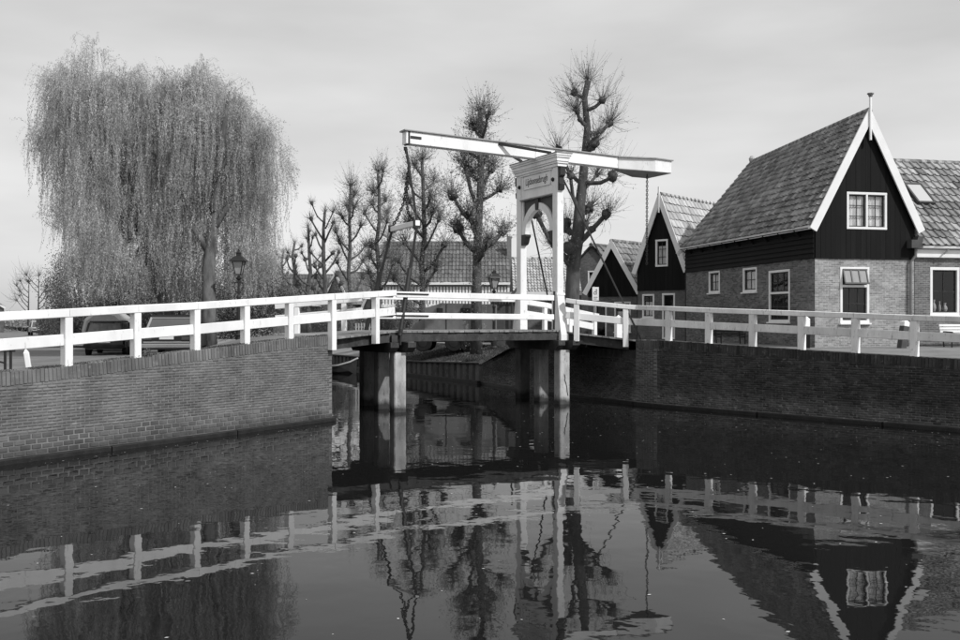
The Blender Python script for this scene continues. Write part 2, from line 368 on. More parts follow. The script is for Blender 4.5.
# ------------------------------------------------------------------ quay walls of real bricks
def unit_brick(name, w, h, d, m):
    mb = MB(); c = .006; a, b = w/2, h/2
    vs = [(-a,0,-b),(a,0,-b),(a,0,b),(-a,0,b),(-a+c,-d,-b+c),(a-c,-d,-b+c),(a-c,-d,b-c),(-a+c,-d,b-c)]
    mb.add(vs, [(0,1,5,4),(1,2,6,5),(2,3,7,6),(3,0,4,7),(4,5,6,7)])
    me = mesh_of(name, mb); me.materials.append(m); return me
def quay_wall(label, p0, p1, s0, s1, topf, mats, thick=.5, courses=.066, big=True, toe=True, soldier_h=.28, maxparts=300, toe_h=.13):
    """p0..p1 is the canal face, water on the right hand when walking p0->p1; topf(s) gives the top height"""
    L = (p1-p0).length; d = (p1-p0).normalized(); nrm = V((d.y,-d.x,0))    # outward
    base = p0.lerp(p1, s0); t = thing('quay_wall', label, 'wall', (base.x, base.y, 0))
    mb = MB(); ns = max(2, int((s1-s0)*L/1.0)); pts = []
    ss = [lerp(s0, s1, i/ns) for i in range(ns+1)]
    for i in range(ns):
        a, b = ss[i], ss[i+1]; pa, pb = p0+d*(a*L), p0+d*(b*L)
        za, zb = topf(a)-.008, topf(b)-.008
        inn = -nrm*thick
        vs = [pa+V((0,0,-1)), pb+V((0,0,-1)), pb+V((0,0,zb)), pa+V((0,0,za))]
        vs += [v+inn for v in vs]
        fs = [(0,1,2,3),(3,2,6,7),(5,4,7,6)] + ([(4,0,3,7)] if i == 0 else []) + ([(1,5,6,2)] if i == ns-1 else [])
        mb.add(vs, fs)
    wall = obj('wall', mb, mats['mortar'], t)
    cnt = 0
    so_me = unit_brick('brick', .083, soldier_h, .016, mats['brick'])
    k = int((s1-s0)*L/.094)
    for i in range(k):
        s = s0+(i+.5)/k*(s1-s0); p = p0+d*(s*L); sl_ = (topf(s+.01)-topf(s-.01))/(.02*L)
        z = topf(s)-soldier_h/2+random.uniform(-.012,.009)
        mtx = Matrix.Translation(p+V((0,0,z))+nrm*random.uniform(-.005,.006)) @ Matrix.Rotation(math.atan2(d.y,d.x),4,'Z') @ Matrix.Rotation(-math.atan(sl_)*.9+random.uniform(-.02,.02),4,'Y') @ Matrix.Diagonal((random.uniform(.92,1.03),1,random.uniform(.97,1.02),1))
        piece('brick', so_me, wall, mtx); cnt += 1
    zb = .14
    if big:                                             # plinth of larger, wide-jointed bricks
        bm_ = unit_brick('brick', .225, .088, .014, mats['base'])
        mbp = MB()
        for i in range(ns):
            pa, pb = p0+d*(ss[i]*L)+nrm*.004, p0+d*(ss[i+1]*L)+nrm*.004
            mbp.add([pa, pb, pb+V((0,0,.56)), pa+V((0,0,.56))], [(0,1,2,3)])
        obj('plinth_mortar', mbp, mats['mortar_base'], t)
        for r in range(4):
            n = int((s1-s0)*L/.25)
            for i in range(n):
                s = s0+((i+.5+(.5 if r%2 else 0))/n)*(s1-s0)
                if s > s1-.005: continue
                if cnt >= maxparts: break
                p = p0+d*(s*L)+nrm*(.004+random.uniform(-.003,.003))
                mtx = Matrix.Translation(p+V((0,0,.18+.112*r+random.uniform(-.004,.004)))) @ Matrix.Rotation(math.atan2(d.y,d.x),4,'Z') @ Matrix.Diagonal((random.uniform(.9,1.03),1,random.uniform(.94,1.04),1))
                piece('brick', bm_, wall, mtx); cnt += 1
        zb = .585
    # body courses, too small to pick apart: one mesh, real relief
    VS, FS = [], []; r = 0; z = zb; o = 0
    while z < topf(s1)+.3:
        n = int((s1-s0)*L/.222); off = .5 if r % 2 else 0
        for i in range(n):
            s = s0+((i+.5+off)/n)*(s1-s0)
            if s > s1-.008: continue
            lim = topf(s)-soldier_h-.012
            if z+.03 > lim: continue
            h = min(courses-.012, lim-z)
            w = .208*random.uniform(.92,1.02); p = p0+d*(s*L); a = d*(w/2); dep = .0075+random.uniform(-.0035,.0045)
            e = nrm*dep; c = .004
            q = [p-a, p+a, p+a+V((0,0,h)), p-a+V((0,0,h)), p-a+d*c+e+V((0,0,c)), p+a-d*c+e+V((0,0,c)), p+a-d*c+e+V((0,0,h-c)), p-a+d*c+e+V((0,0,h-c))]
            VS += [(v.x,v.y,v.z+z) for v in q]; FS += [(o,o+1,o+5,o+4),(o+1,o+2,o+6,o+5),(o+2,o+3,o+7,o+6),(o+3,o,o+4,o+7),(o+4,o+5,o+6,o+7)]; o += 8
        z += courses; r += 1
    np_obj('brick_courses', VS, FS, mats['brick'], t, kind='stuff')
    if toe:
        a, b = p0+d*(s0*L), p0+d*(s1*L)
        m2 = MB(); seg = max(1, int((s1-s0)*L/3.4))
        for i in range(seg):
            q0, q1 = a.lerp(b, i/seg)+nrm*.06, a.lerp(b, (i+1)/seg-.003)+nrm*.06
            obj('toe_beam', MB().bar(q0+V((0,0,toe_h/2-.02)), q1+V((0,0,toe_h/2-.02+random.uniform(-.01,.01))), .16, toe_h, .02), M['toe'], t)
    return t
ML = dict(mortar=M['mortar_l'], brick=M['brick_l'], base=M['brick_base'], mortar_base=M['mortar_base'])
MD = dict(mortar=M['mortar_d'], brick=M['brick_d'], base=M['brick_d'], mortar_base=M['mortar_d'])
MP = dict(mortar=M['mortar_l'], brick=M['brick_pier'], base=M['brick_pier'], mortar_base=M['mortar_l'])
quay_wall('sunlit brick quay wall with an upright brick course under the left railing', WL0, WL1, -.12, 1.0, wl_top, ML)
quay_wall('sunlit brick quay wall running on past the left edge', WL0, WL1, -1.9, -.121, wl_top, ML, big=False)
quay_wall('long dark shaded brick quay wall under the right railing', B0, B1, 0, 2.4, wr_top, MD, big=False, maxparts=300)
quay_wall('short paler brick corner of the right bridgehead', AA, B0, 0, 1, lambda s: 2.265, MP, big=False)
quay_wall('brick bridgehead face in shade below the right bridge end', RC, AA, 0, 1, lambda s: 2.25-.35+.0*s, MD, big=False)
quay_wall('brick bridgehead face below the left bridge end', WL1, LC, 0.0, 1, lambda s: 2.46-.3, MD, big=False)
def fw_top(s): return float(np.interp(s, [0,.45,1], [.98,1.72,2.1]))
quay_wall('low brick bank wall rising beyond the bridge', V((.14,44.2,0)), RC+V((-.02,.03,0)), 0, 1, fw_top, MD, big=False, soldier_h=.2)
# sheet piling beyond the bridge
t = thing('sheet_piling', 'rusty steel sheet piling with a capping along the far bank', 'sheet piling', (.14,44.2,0))
a, b = V((.14,44.2,0)), V((-3.97,51.5,0))*1.0; dd = (b-a).normalized(); nn = V((-dd.y,dd.x,0))
for i in range(40):
    s = i*.62; c = a+dd*(s+.31); z = max(.75, .97-.027*s)
    prof = [(-.31,0),(-.25,0),(-.17,.14),(.17,.14),(.25,0),(.31,0)]
    m2 = MB(); pts = [c+dd*x+nn*(y) for x, y in prof]
    vs = [p+V((0,0,-.8)) for p in pts]+[p+V((0,0,z-.03)) for p in pts]
    m2.add(vs, [(j,j+1,7+j,6+j) for j in range(5)])
    obj('sheet_pile', m2, M['sheet'], t)
obj('capping', MB().bar(a+V((0,0,.96))+nn*.07, a+dd*8+V((0,0,.745))+nn*.07, .30, .07), M['girder'], t)
obj('capping', MB().bar(a+dd*8+V((0,0,.745))+nn*.07, a+dd*25+V((0,0,.745))+nn*.07, .30, .07), M['girder'], t)
obj('waling', MB().bar(a+V((0,0,.07))+nn*.22, a+dd*25+V((0,0,.07))+nn*.22, .16, .16), M['toe'], t)

# ------------------------------------------------------------------ railings
def railing(label, posts, ends, mtl, group=None, post_w=.19, top_h=.20, low_h=.26, low_off=.42, extra_low=None):
    """posts: (x,y,z_bottom,z_top); ends: first and last (x,y,z_top) of the rails"""
    t = thing('railing', label, 'railing', (posts[0][0], posts[0][1], posts[0][2]), group)
    line = [V((ends[0][0],ends[0][1],ends[0][2]))]+[V((p[0],p[1],p[3])) for p in posts]+[V((ends[1][0],ends[1][1],ends[1][2]))]
    for i, p in enumerate(posts):
        d = (line[i+2]-line[i]); d.z = 0; d.normalize(); n = V((-d.y,d.x,0))
        obj('post', MB().bar(V((p[0],p[1],p[2])), V((p[0],p[1],p[3]-top_h+.004)), post_w, post_w, .012, up=n), mtl, t)
    for i in range(len(line)-1):
        a, b = line[i], line[i+1]
        if (b-a).length < .15: continue
        d = (b-a).normalized(); g = .003
        obj('top_rail', MB().bar(a+d*g-V((0,0,top_h/2)), b-d*g-V((0,0,top_h/2)), post_w+.03, top_h, .014), mtl, t)
        ga = post_w/2 if i > 0 else 0; gb = post_w/2 if i < len(line)-2 else 0
        if (b-a).length > ga+gb+.1:
            obj('lower_rail', MB().bar(a+d*ga-V((0,0,low_off+low_h/2)), b-d*gb-V((0,0,low_off+low_h/2)), .085, low_h, .012), mtl, t)
    return t
posts = []
for s, zb, zt in ((-.19,1.86,3.06),(-.02,1.87,3.10),(.156,1.95,3.195),(.333,2.08,3.30),(.508,2.2,3.39),(.673,2.31,3.50),(.836,2.43,3.605)):
    p = wl(s)-V((.1*.84,-.1*.54,0)); posts.append((p.x,p.y,zb-.02,zt))
dn = V((.84,-.54,0))
p = wl(.99)+dn*.10; posts.append((p.x,p.y,2.08,3.715))
pL2 = V((-3.25,29.74,0))+dn*.02; posts.append((pL2.x,pL2.y,2.22,3.84))
p0_ = wl(-.3)-dn*.1
railing('white timber railing climbing the sunlit left quay to the bridge', posts, ((p0_.x,p0_.y,3.04),(-2.74,30.55,3.90)), M['white'], top_h=.185, low_off=.55, low_h=.25)
posts = []
for s, zb, zt in ((.21,2.21,3.66),(.88,2.02,3.49)):
    p = V((2.91,33.7,0)).lerp(AA, s)+V((-.1,-.12,0))*.6; posts.append((p.x,p.y,zb,zt))
railing('short bright white railing between the portal foot and the bridgehead corner', posts, ((3.02,33.64,3.715),(5.42,33.18,3.46)), M['white'], top_h=.16, low_off=.46, low_h=.24)
inw = V((.737,.676,0))*.1; posts = []
for s, zt in ((.042,3.415),(.203,3.345),(.367,3.285),(.535,3.222),(.705,3.155),(.875,3.086),(1.043,3.03),(1.21,2.98),(1.38,2.95),(1.55,2.93),(1.72,2.92),(1.89,2.91),(2.06,2.90),(2.23,2.90)):
    p = wr(s)+inw; posts.append((p.x,p.y,wr_top(s)-.03,zt))
pe = wr(2.36)+inw
railing('weathered grey white railing along the top of the dark right quay', posts, ((5.425,33.175,3.46),(pe.x,pe.y,2.90)), M['white_old'], top_h=.16, low_off=.455, low_h=.24)
# far side approach rails
q0, q1 = BP(-.1,2.98,0), LC
posts = []
for s, zb, zt in ((.21,2.5,3.74),(.75,2.38,3.60)):
    p = q0.lerp(q1, s); posts.append((p.x,p.y,zb,zt))
railing('short white railing on the far side of the left bridge end', posts, ((q0.x,q0.y,3.8),(q1.x,q1.y,3.53)), M['white'], post_w=.17)
q0, q1 = BP(6.4,3.0,0), V((4.7,38.7,0)); posts = []
for s, zb, zt in ((.28,2.3,3.62),(.62,2.2,3.42),(.97,2.15,3.22)):
    p = q0.lerp(q1, s); posts.append((p.x,p.y,zb,zt))
railing('white railing sloping down behind the portal on the far side', posts, ((q0.x,q0.y,3.74),(q1.x+.05,q1.y,3.2)), M['white'], post_w=.16)

# ------------------------------------------------------------------ bridge: piers
DZ = 2.60
def pier(label, t0, cap_in):
    b = BP(t0,1.4,0); t = thing('bridge_pier', label, 'bridge pier', (b.x,b.y,0), 'timber bridge piers')
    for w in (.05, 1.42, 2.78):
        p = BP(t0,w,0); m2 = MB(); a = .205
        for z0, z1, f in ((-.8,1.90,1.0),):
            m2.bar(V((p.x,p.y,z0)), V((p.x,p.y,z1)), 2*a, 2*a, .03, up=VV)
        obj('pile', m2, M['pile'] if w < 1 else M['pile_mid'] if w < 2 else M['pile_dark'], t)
    cap = MB(); h0, h1 = 1.905, 2.235
    a0, a1 = -.42, 3.25
    for tt in (-.30, .30):
        pts = [BP(t0+tt, a0, h1), BP(t0+tt, a1, h1), BP(t0+tt, a1, h0+.17), BP(t0+tt, a1-.25, h0), BP(t0+tt, a0+.25, h0), BP(t0+tt, a0, h0+.17)]
        cap.prism([p-U*.14 for p in pts], U*.28)
    obj('cap_beam', cap, M['girder'], t)
    return t
pier('bridge pier with three piles nearer the sunlit left wall', -.02, 0)
pr = pier('bridge pier with three piles carrying the white portal', 6.23, 0)
# the crack that runs down the nearest pile below the portal
m2 = MB(); base = BP(6.23,.05-.206,0)
cp = [(-.03,1.05),(.0,.92),(-.02,.86),(.04,.72),(.07,.6),(.09,.42),(.12,.3)]
m2.tube([base+U*x+V((0,0,z)) for x, z in cp], .016, 5)
obj('crack', m2, M['crack'], pr)
# ------------------------------------------------------------------ moving leaf
lb = BP(3.1,1.4,0); leaf = thing('bridge_leaf', 'timber drawbridge leaf with thin white rails between the piers', 'bridge deck', (lb.x,lb.y,DZ))
n = 34
for i in range(n):
    a, b = -.30+6.45*i/n, -.30+6.45*(i+1)/n-.012
    w0, w1 = -.02+random.uniform(-.025,.02), 2.86+random.uniform(-.02,.02)
    obj('deck_plank', MB().bar(BP((a+b)/2, w0, DZ-.03+random.uniform(-.004,.004)), BP((a+b)/2, w1, DZ-.03), b-a, .06, .006), M['deck_wood'], leaf)
for w in (.10, 1.42, 2.74): obj('girder', MB().bar(BP(-.32,w,DZ-.21), BP(6.15,w,DZ-.21), .16, .29, .01), M['girder'], leaf)
obj('cross_beam', MB().bar(BP(-.2,-.12,DZ-.25), BP(-.2,2.96,DZ-.25), .2, .22, .01), M['girder'], leaf)
for w, kk in ((-.06,0),(2.90,1)):
    obj('top_rail', MB().bar(BP(-.12,w,3.77), BP(5.82 if kk == 0 else 6.0,w,3.72), .07, .19, .012), M['white'], leaf)
    obj('lower_rail', MB().bar(BP(-.12,w,3.09), BP(5.82 if kk == 0 else 6.0,w,3.05), .06, .19, .012), M['white'], leaf)
    for z in (3.80, 3.10):
        m2 = MB(); m2.bar(BP(-.62,w-.05,z), BP(1.0,w-.05,z-.02), .025, .045, .004)
        obj('rail_strap', m2, M['iron'], leaf)
    obj('hanger_bracket', MB().bar(BP(-.02,w-.07,2.15), BP(.0,w-.07,2.66), .10, .06, .006), M['iron'], leaf)
    obj('rail_end_iron', MB().bar(BP(5.84,w+.02,2.62), BP(5.86,w+.02,3.95), .06, .06, .006), M['iron'], leaf)
# fixed approach spans, planked
def approach(label, a0, a1, b0, b1, n, za, zb):
    """a0-a1: line on the bank (near, far); b0-b1: line at the pier (near, far)"""
    c = (a0+a1+b0+b1)/4; t = thing('approach_span', label, 'bridge deck', (c.x,c.y,za), 'fixed approach spans')
    for i in range(n):
        s0, s1 = i/n, (i+1)/n-.05/n
        v = [a0.lerp(b0,s0), a0.lerp(b0,s1), a1.lerp(b1,s1), a1.lerp(b1,s0)]; zz = [lerp(za,zb,s0), lerp(za,zb,s1)]
        q = [V((v[0].x,v[0].y,zz[0])), V((v[1].x,v[1].y,zz[1])), V((v[2].x,v[2].y,zz[1])), V((v[3].x,v[3].y,zz[0]))]
        ext = (q[0]-q[3]).normalized()*random.uniform(-.01,.03); q[0] += ext; q[1] += ext
        obj('deck_plank', MB().prism(q, (0,0,-.06)), M['deck_wood'], t)
    for s in (.06, .5, .94):
        p, q = a0.lerp(a1,s), b0.lerp(b1,s)
        obj('girder', MB().bar(V((p.x,p.y,za-.22)), V((q.x,q.y,zb-.22)), .18, .29, .01), M['girder'], t)
    return t
approach('fixed plank span between the left bridgehead and the leaf', WL1+V((.05,.08,0)), LC+V((.05,.08,0)), BP(-.32,-.1,0), BP(-.32,2.95,0), 15, 2.44, 2.60)
approach('fixed plank span sloping from the portal to the right bridgehead', AA-U*.03, RC-U*.03, BP(6.2,-.02,0), BP(6.2,2.86,0), 11, 2.27, 2.56)

# ------------------------------------------------------------------ portal
pb = BP(6.23,1.41,0); T0 = 6.23
po = thing('bridge_portal', 'tall white portal with arched opening and name board', 'bridge portal', (pb.x,pb.y,2.05))
for w, sg in ((.30,-1),(2.84,1)):
    obj('post', MB().bar(BP(T0,w,3.86), BP(T0,w,8.36), .32, .27, .018, up=U), M['white'], po)
    m2 = MB()                                            # splayed foot
    hw = .15
    pts = [(w+sg*.18, 3.84),(w-sg*.17,3.84),(w-sg*.17,2.24),(w+sg*.44,2.24),(w+sg*.44,2.45)]
    m2.prism([BP(T0-hw,a,z) for a, z in pts], U*2*hw)
    obj('post_foot', m2, M['white'], po)
    m2 = MB(); m2.bar(BP(T0,w-.20,3.86), BP(T0,w+.20,3.86), .36, .07, .01)
    obj('foot_moulding', m2, M['white'], po)
# lintel with raised frame round the board
obj('lintel', MB().bar(BP(T0,.465,7.88), BP(T0,2.675,7.88), .20, .94, .006), M['white'], po)
fo = T0-.115
for z in (8.32,): obj('board_frame', MB().bar(BP(fo-.02,.47,z), BP(fo-.02,2.67,z), .07, .06, .01), M['white'], po)
bd = obj('name_board', MB().bar(BP(fo,.63,8.04), BP(fo,2.46,8.04), .03, .46, .004), M['white'], po)
fr_ = MB(); fr_.bar(BP(fo-.01,.63,7.80), BP(fo-.01,2.46,7.80), .05, .03, .004); fr_.bar(BP(fo-.01,.61,7.79), BP(fo-.01,.61,8.28), .03, .05, .004, up=U); fr_.bar(BP(fo-.01,2.48,7.79), BP(fo-.01,2.48,8.28), .03, .05, .004, up=U)
obj('board_frame', fr_, M['white'], po)
obj('lintel_moulding', MB().bar(BP(fo-.02,.465,7.42), BP(fo-.02,2.675,7.42), .10, .05, .01), M['shade_grey'], po)
# arch: solid spandrel panel cut by a semicircle
Rr = .98; zc = 6.14; wc = 1.57
def arch_strip(r0, r1, tt, dep, nseg=20):
    m2 = MB()
    for i in range(nseg):
        a, b = math.pi*i/nseg, math.pi*(i+1)/nseg
        q = [(wc+r0*math.cos(a), zc+r0*math.sin(a)), (wc+r1*math.cos(a), zc+r1*math.sin(a)), (wc+r1*math.cos(b), zc+r1*math.sin(b)), (wc+r0*math.cos(b), zc+r0*math.sin(b))]
        vs = [BP(tt,w,z) for w, z in q]+[BP(tt+dep,w,z) for w, z in q]
        m2.add(vs, [(0,3,2,1),(4,5,6,7),(0,4,7,3),(1,2,6,5)])
    return m2
obj('arch', arch_strip(Rr-.13, Rr+.12, T0-.09, .18), M['white'], po)
for sg in (-1, 1):                                       # dark carved spandrels
    m2 = MB(); pts = [(sg*1.105, 7.40), (sg*.22, 7.40)]
    rr2 = Rr+.10
    for k in range(9):
        a = R(80-k*8.4); x = rr2*math.cos(a); 
        if x > 1.105: x = 1.105
        pts.append((sg*x, zc+rr2*math.sin(a)))
    pts = [p for p in pts if p[1] <= 7.401]
    m2.prism([BP(T0-.02,wc+a,min(z,7.40)) for a, z in pts], U*.05)
    obj('spandrel', m2, M['zinc_dark'], po)
    obj('spandrel_edge', MB().bar(BP(T0-.03,wc+sg*1.06,6.2), BP(T0-.03,wc+sg*1.06,7.38), .08, .09, .006, up=U), M['white'], po)
    # corbel under the springing
    m2 = MB(); m2.prism([BP(T0-.11,wc+sg*a,z) for a, z in ((1.10,6.14),(.77,6.14),(.77,6.06),(.84,5.99),(.89,5.86),(.96,5.78),(1.10,5.74))], U*.22)
    obj('corbel', m2, M['iron'], po)
obj('keystone', MB().prism([BP(T0-.12,wc+a,z) for a, z in ((-.09,6.98),(.09,6.98),(.13,7.40),(-.13,7.40))], U*.24), M['iron'], po)
# cornice of stacked mouldings
for z0, z1, e in ((8.36,8.46,.04),(8.462,8.53,.08),(8.532,8.66,.11),(8.662,8.73,.15),(8.732,8.80,.18)):
    obj('cornice_moulding', MB().bar(BP(T0,.06-e,(z0+z1)/2), BP(T0,3.0+e,(z0+z1)/2), .30+2*e, z1-z0, .012), M['white'], po)
obj('cornice_capping', MB().bar(BP(T0,-.14,8.817), BP(T0,3.20,8.817), .68, .03, .006), M['shade_grey'], po)
for w, sg in ((.30,-1),(2.84,1)):
    m2 = MB(); y0 = w+sg*.165
    pts = [(y0,8.35),(y0+sg*.17,8.33),(y0+sg*.16,8.05),(y0+sg*.07,7.98),(y0+sg*.07,7.78),(y0+sg*.13,7.74),(y0+sg*.10,7.55),(y0,7.52)]
    m2.prism([BP(T0-.10,a,z) for a, z in pts], U*.2)
    obj('bracket', m2, M['iron'], po)
    m2 = MB(); m2.lathe([(.07,0),(.08,.02),(.05,.07),(.02,.09)], (0,0,0), 8)
    m2.v = [tuple(BP(T0-.136-z, w-sg*.10+x, 7.93+y)) for x, y, z in m2.v]
    obj('bolt_plate', m2, M['iron'], po)
# stays to the bank
obj('stay_rod', MB().tube([BP(T0+.14,.27,8.05), V((5.55,33.05,2.28))], .032, 6), M['iron'], po)
obj('stay_rod', MB().tube([BP(T0+.14,2.85,8.0), V((3.1,38.9,2.2))], .032, 6), M['iron'], po)
# lettering
fc = bpy.data.curves.new('lettering', 'FONT'); fc.body = 'Lijsbonsebrugh'; fc.size = .36; fc.align_x = 'CENTER'; fc.align_y = 'CENTER'; fc.extrude = .004; fc.offset = -.001
fo_ = bpy.data.objects.new('lettering', fc); COL.objects.link(fo_)
dg = bpy.context.evaluated_depsgraph_get(); tm = bpy.data.meshes.new_from_object(fo_.evaluated_get(dg)); bpy.data.objects.remove(fo_)
xs = [v.co.x for v in tm.vertices]; wtx = max(xs)-min(xs)
tm.materials.clear(); tm.materials.append(M['text'])
lo = bpy.data.objects.new('lettering', tm); COL.objects.link(lo); lo.parent = bd
# reading direction seen from the left side of the bridge: from far (left) to near (right) = -VV
lo.matrix_local = Matrix.Translation(-OFF[po.name]) @ frame(BP(fo-.020,1.545,8.05), -VV*(1.52/wtx), V((0,0,1)), -U)

# ------------------------------------------------------------------ balance beam
def CB(t, w, z): return BP(t, 1.41+w, z)
bb = CB(6.23,0,8.83); be = thing('balance_beam', 'long white balance beam with flared counterweight box across the portal', 'balance beam', tuple(bb))
def bz(t): return 8.98-(t-6.23)*.022
obj('beam', MB().bar(CB(.80,0,bz(.8)), CB(5.86,0,bz(5.86)), .34, .42, .015), M['white'], be)
obj('beam', MB().bar(CB(5.88,0,bz(5.88)), CB(9.53,0,bz(9.53)), .34, .42, .015), M['white'], be)
obj('capping_board', MB().bar(CB(.72,0,bz(.72)+.235), CB(9.48,0,bz(9.48)+.235), .46, .05, .01), M['shade_grey'], be)
obj('end_band', MB().bar(CB(.90,-.175,bz(.9)), CB(.90,.175,bz(.9)), .07, .46, .006), M['iron'], be)
obj('end_strap', MB().bar(CB(.95,-.178,bz(.9)+.02), CB(1.35,-.178,bz(1.3)+.02), .02, .09, .004), M['iron'], be)
hexp = [(9.55,-.174,8.70),(10.85,-.74,8.60),(11.62,-.74,8.60),(11.62,.74,8.60),(10.85,.74,8.60),(9.55,.174,8.70)]
zb0 = 8.60
def cwtop(t): return 9.105-(t-9.55)*.028
k = len(hexp); m2 = MB(); m2.add([CB(t,w,z) for t, w, z in hexp]+[CB(t,w,cwtop(t)) for t, w, z in hexp], [tuple(range(k-1,-1,-1)), tuple(range(k,2*k))]+[(i,(i+1)%k,k+(i+1)%k,k+i) for i in range(k)])
obj('counterweight_box', m2, M['white'], be)
hx2 = [(9.50,-.24),(10.83,-.80),(11.68,-.80),(11.68,.80),(10.83,.80),(9.50,.24)]
m2 = MB(); m2.add([CB(t,w,cwtop(t)+.003) for t, w in hx2]+[CB(t,w,cwtop(t)+.045) for t, w in hx2], [tuple(range(k-1,-1,-1)), tuple(range(k,2*k))]+[(i,(i+1)%k,k+(i+1)%k,k+i) for i in range(k)])
obj('counterweight_lid', m2, M['shade_grey'], be)
m2 = MB(); m2.add([CB(t,w*.97,z-.004) for t, w, z in hexp]+[CB(t,w*.97,z-.024) for t, w, z in hexp], [tuple(range(k-1,-1,-1)), tuple(range(k,2*k))]+[(i,(i+1)%k,k+(i+1)%k,k+i) for i in range(k)])
obj('counterweight_bottom', m2, M['shade_grey'], be)
for w in (-.9,.9):
    obj('brace', MB().bar(CB(4.35,.17*np.sign(w),bz(4.4)+.16), CB(6.0,w*1.15,8.86), .07, .09, .006), M['iron'], be)
obj('saddle_iron', MB().bar(CB(6.7,-.2,bz(6.7)+.10), CB(7.0,-.2,bz(7)+.10), .03, .12, .004), M['iron'], be)
# chain mesh
def chain(mb, pts, link=.13, r=.021):
    pts = [V(p) for p in pts]; seg = []; L = 0
    for a, b in zip(pts[:-1], pts[1:]): seg.append((L, (b-a).length, a, b)); L += (b-a).length
    k = int(L/(link*.75))
    for i in range(k):
        s = (i+.5)/k*L
        for (s0, ll, a, b) in seg:
            if s0 <= s <= s0+ll: break
        c = a.lerp(b, (s-s0)/ll); d = (b-a).normalized()
        x = d.cross(V((0,1,0))).normalized(); y = d.cross(x)
        o = x if i % 2 else y; h = link/2; w = link*.28
        ring = [c-d*h*.6-o*w, c-d*h, c-d*h*.6+o*w, c+d*h*.6+o*w, c+d*h, c+d*h*.6-o*w, c-d*h*.6-o*w]
        mb.tube(ring, r, 4, cap=False)
def sag(a, b, s, n=12):
    a, b = V(a), V(b); return [a.lerp(b, i/n)-V((0,0,s*4*(i/n)*(1-i/n))) for i in range(n+1)]
m2 = MB(); chain(m2, [CB(10.95,-.1,zb0-.02), CB(10.93,-.1,5.1)], .11, .015); obj('counterweight_chain', m2, M['iron'], be)
# yoke that hangs from the beam tip
YK = CB(.79,0,6.12); yo = thing('lifting_yoke', 'white yoke hung on chains from the beam tip with lifting rods', 'lifting gear', tuple(YK))
obj('yoke_bar', MB().bar(CB(.79,-1.12,6.13), CB(.79,1.12,6.10), .16, .17, .015), M['white'], yo)
for w in (-1.06, 1.06):
    obj('yoke_iron', MB().bar(CB(.79,w-.05,6.11), CB(.79,w+.05,6.11), .24, .26, .006), M['iron'], yo)
tip = CB(.84,0,8.76)
for ps in ([tip, px(409.2,165,32.5), px(403.6,203,33.0), px(398,217,33.2), CB(.78,1.0,6.20)], [tip, px(409.5,165,32.3), px(406.2,200,32.2), px(408.5,214,31.9), CB(.79,-.90,6.22)]):
    m2 = MB(); chain(m2, ps, .12, .022); obj('chain', m2, M['iron'], yo)
obj('tie_rod', MB().tube([CB(.86,-.02,8.74), CB(.79,-1.06,6.2)], .040, 6), M['iron'], yo)
obj('shackle', MB().tube([CB(.84,0,8.80), CB(.84,0,8.68)], .06, 8), M['iron'], yo)
for w, we in ((-1.06,-1.53),(1.06,1.53)):
    lo_, hi_ = CB(-.02,we,2.45), CB(.78,w,6.02); mid = hi_.lerp(lo_, .42)
    m2 = MB(); m2.tube([hi_, mid], .045, 6); obj('lifting_rod', m2, M['iron'], yo)
    m2 = MB(); m2.tube([mid+V((0,0,.1)), lo_], .075, 8); obj('lifting_rod_sleeve', m2, M['iron'], yo)

# ------------------------------------------------------------------ houses
UP = V((0,0,1))
def facade(mb, o, ex, H, Wd, holes, reveal=.1, zb=0):
    """brick sheet o + ex*a + z, a in 0..Wd, z from o.z to o.z+H, with rectangular holes (a0,a1,z0,z1 absolute z); adds reveals"""
    if mb.uv is None: mb.uv = []
    xs = sorted({0, Wd} | {h[0] for h in holes} | {h[1] for h in holes}); zs = sorted({o.z, o.z+H} | {h[2] for h in holes} | {h[3] for h in holes})
    n = V((ex.y,-ex.x,0))
    def quad(ps, uvs):
        mb.add(ps, [(0,1,2,3)]); mb.uv.append(uvs)
    P = lambda a, z, dp=0: V((o.x,o.y,0))+ex*a+UP*z-n*dp
    for i in range(len(xs)-1):
        for j in range(len(zs)-1):
            a0,a1,z0,z1 = xs[i],xs[i+1],zs[j],zs[j+1]; ca, cz = (a0+a1)/2, (z0+z1)/2
            if any(h[0] < ca < h[1] and h[2] < cz < h[3] for h in holes): continue
            quad([P(a0,z0),P(a1,z0),P(a1,z1),P(a0,z1)], [(a0,z0),(a1,z0),(a1,z1),(a0,z1)])
    for a0,a1,z0,z1 in holes:
        d = reveal
        for (aa,za),(ab,zb_) in (((a0,z0),(a0,z1)),((a0,z1),(a1,z1)),((a1,z1),(a1,z0)),((a1,z0),(a0,z0))):
            quad([P(aa,za),P(ab,zb_),P(ab,zb_,d),P(aa,za,d)], [(aa,za),(ab,zb_),(ab+.05,zb_),(aa+.05,za)])
    return mb
def wall_quad(mb, ps):
    if mb.uv is None: mb.uv = []
    ex = (ps[1]-ps[0]).length
    mb.add(ps, [tuple(range(len(ps)))]); mb.uv.append([((p-ps[0]).dot((ps[1]-ps[0]).normalized()), p.z) for p in ps])
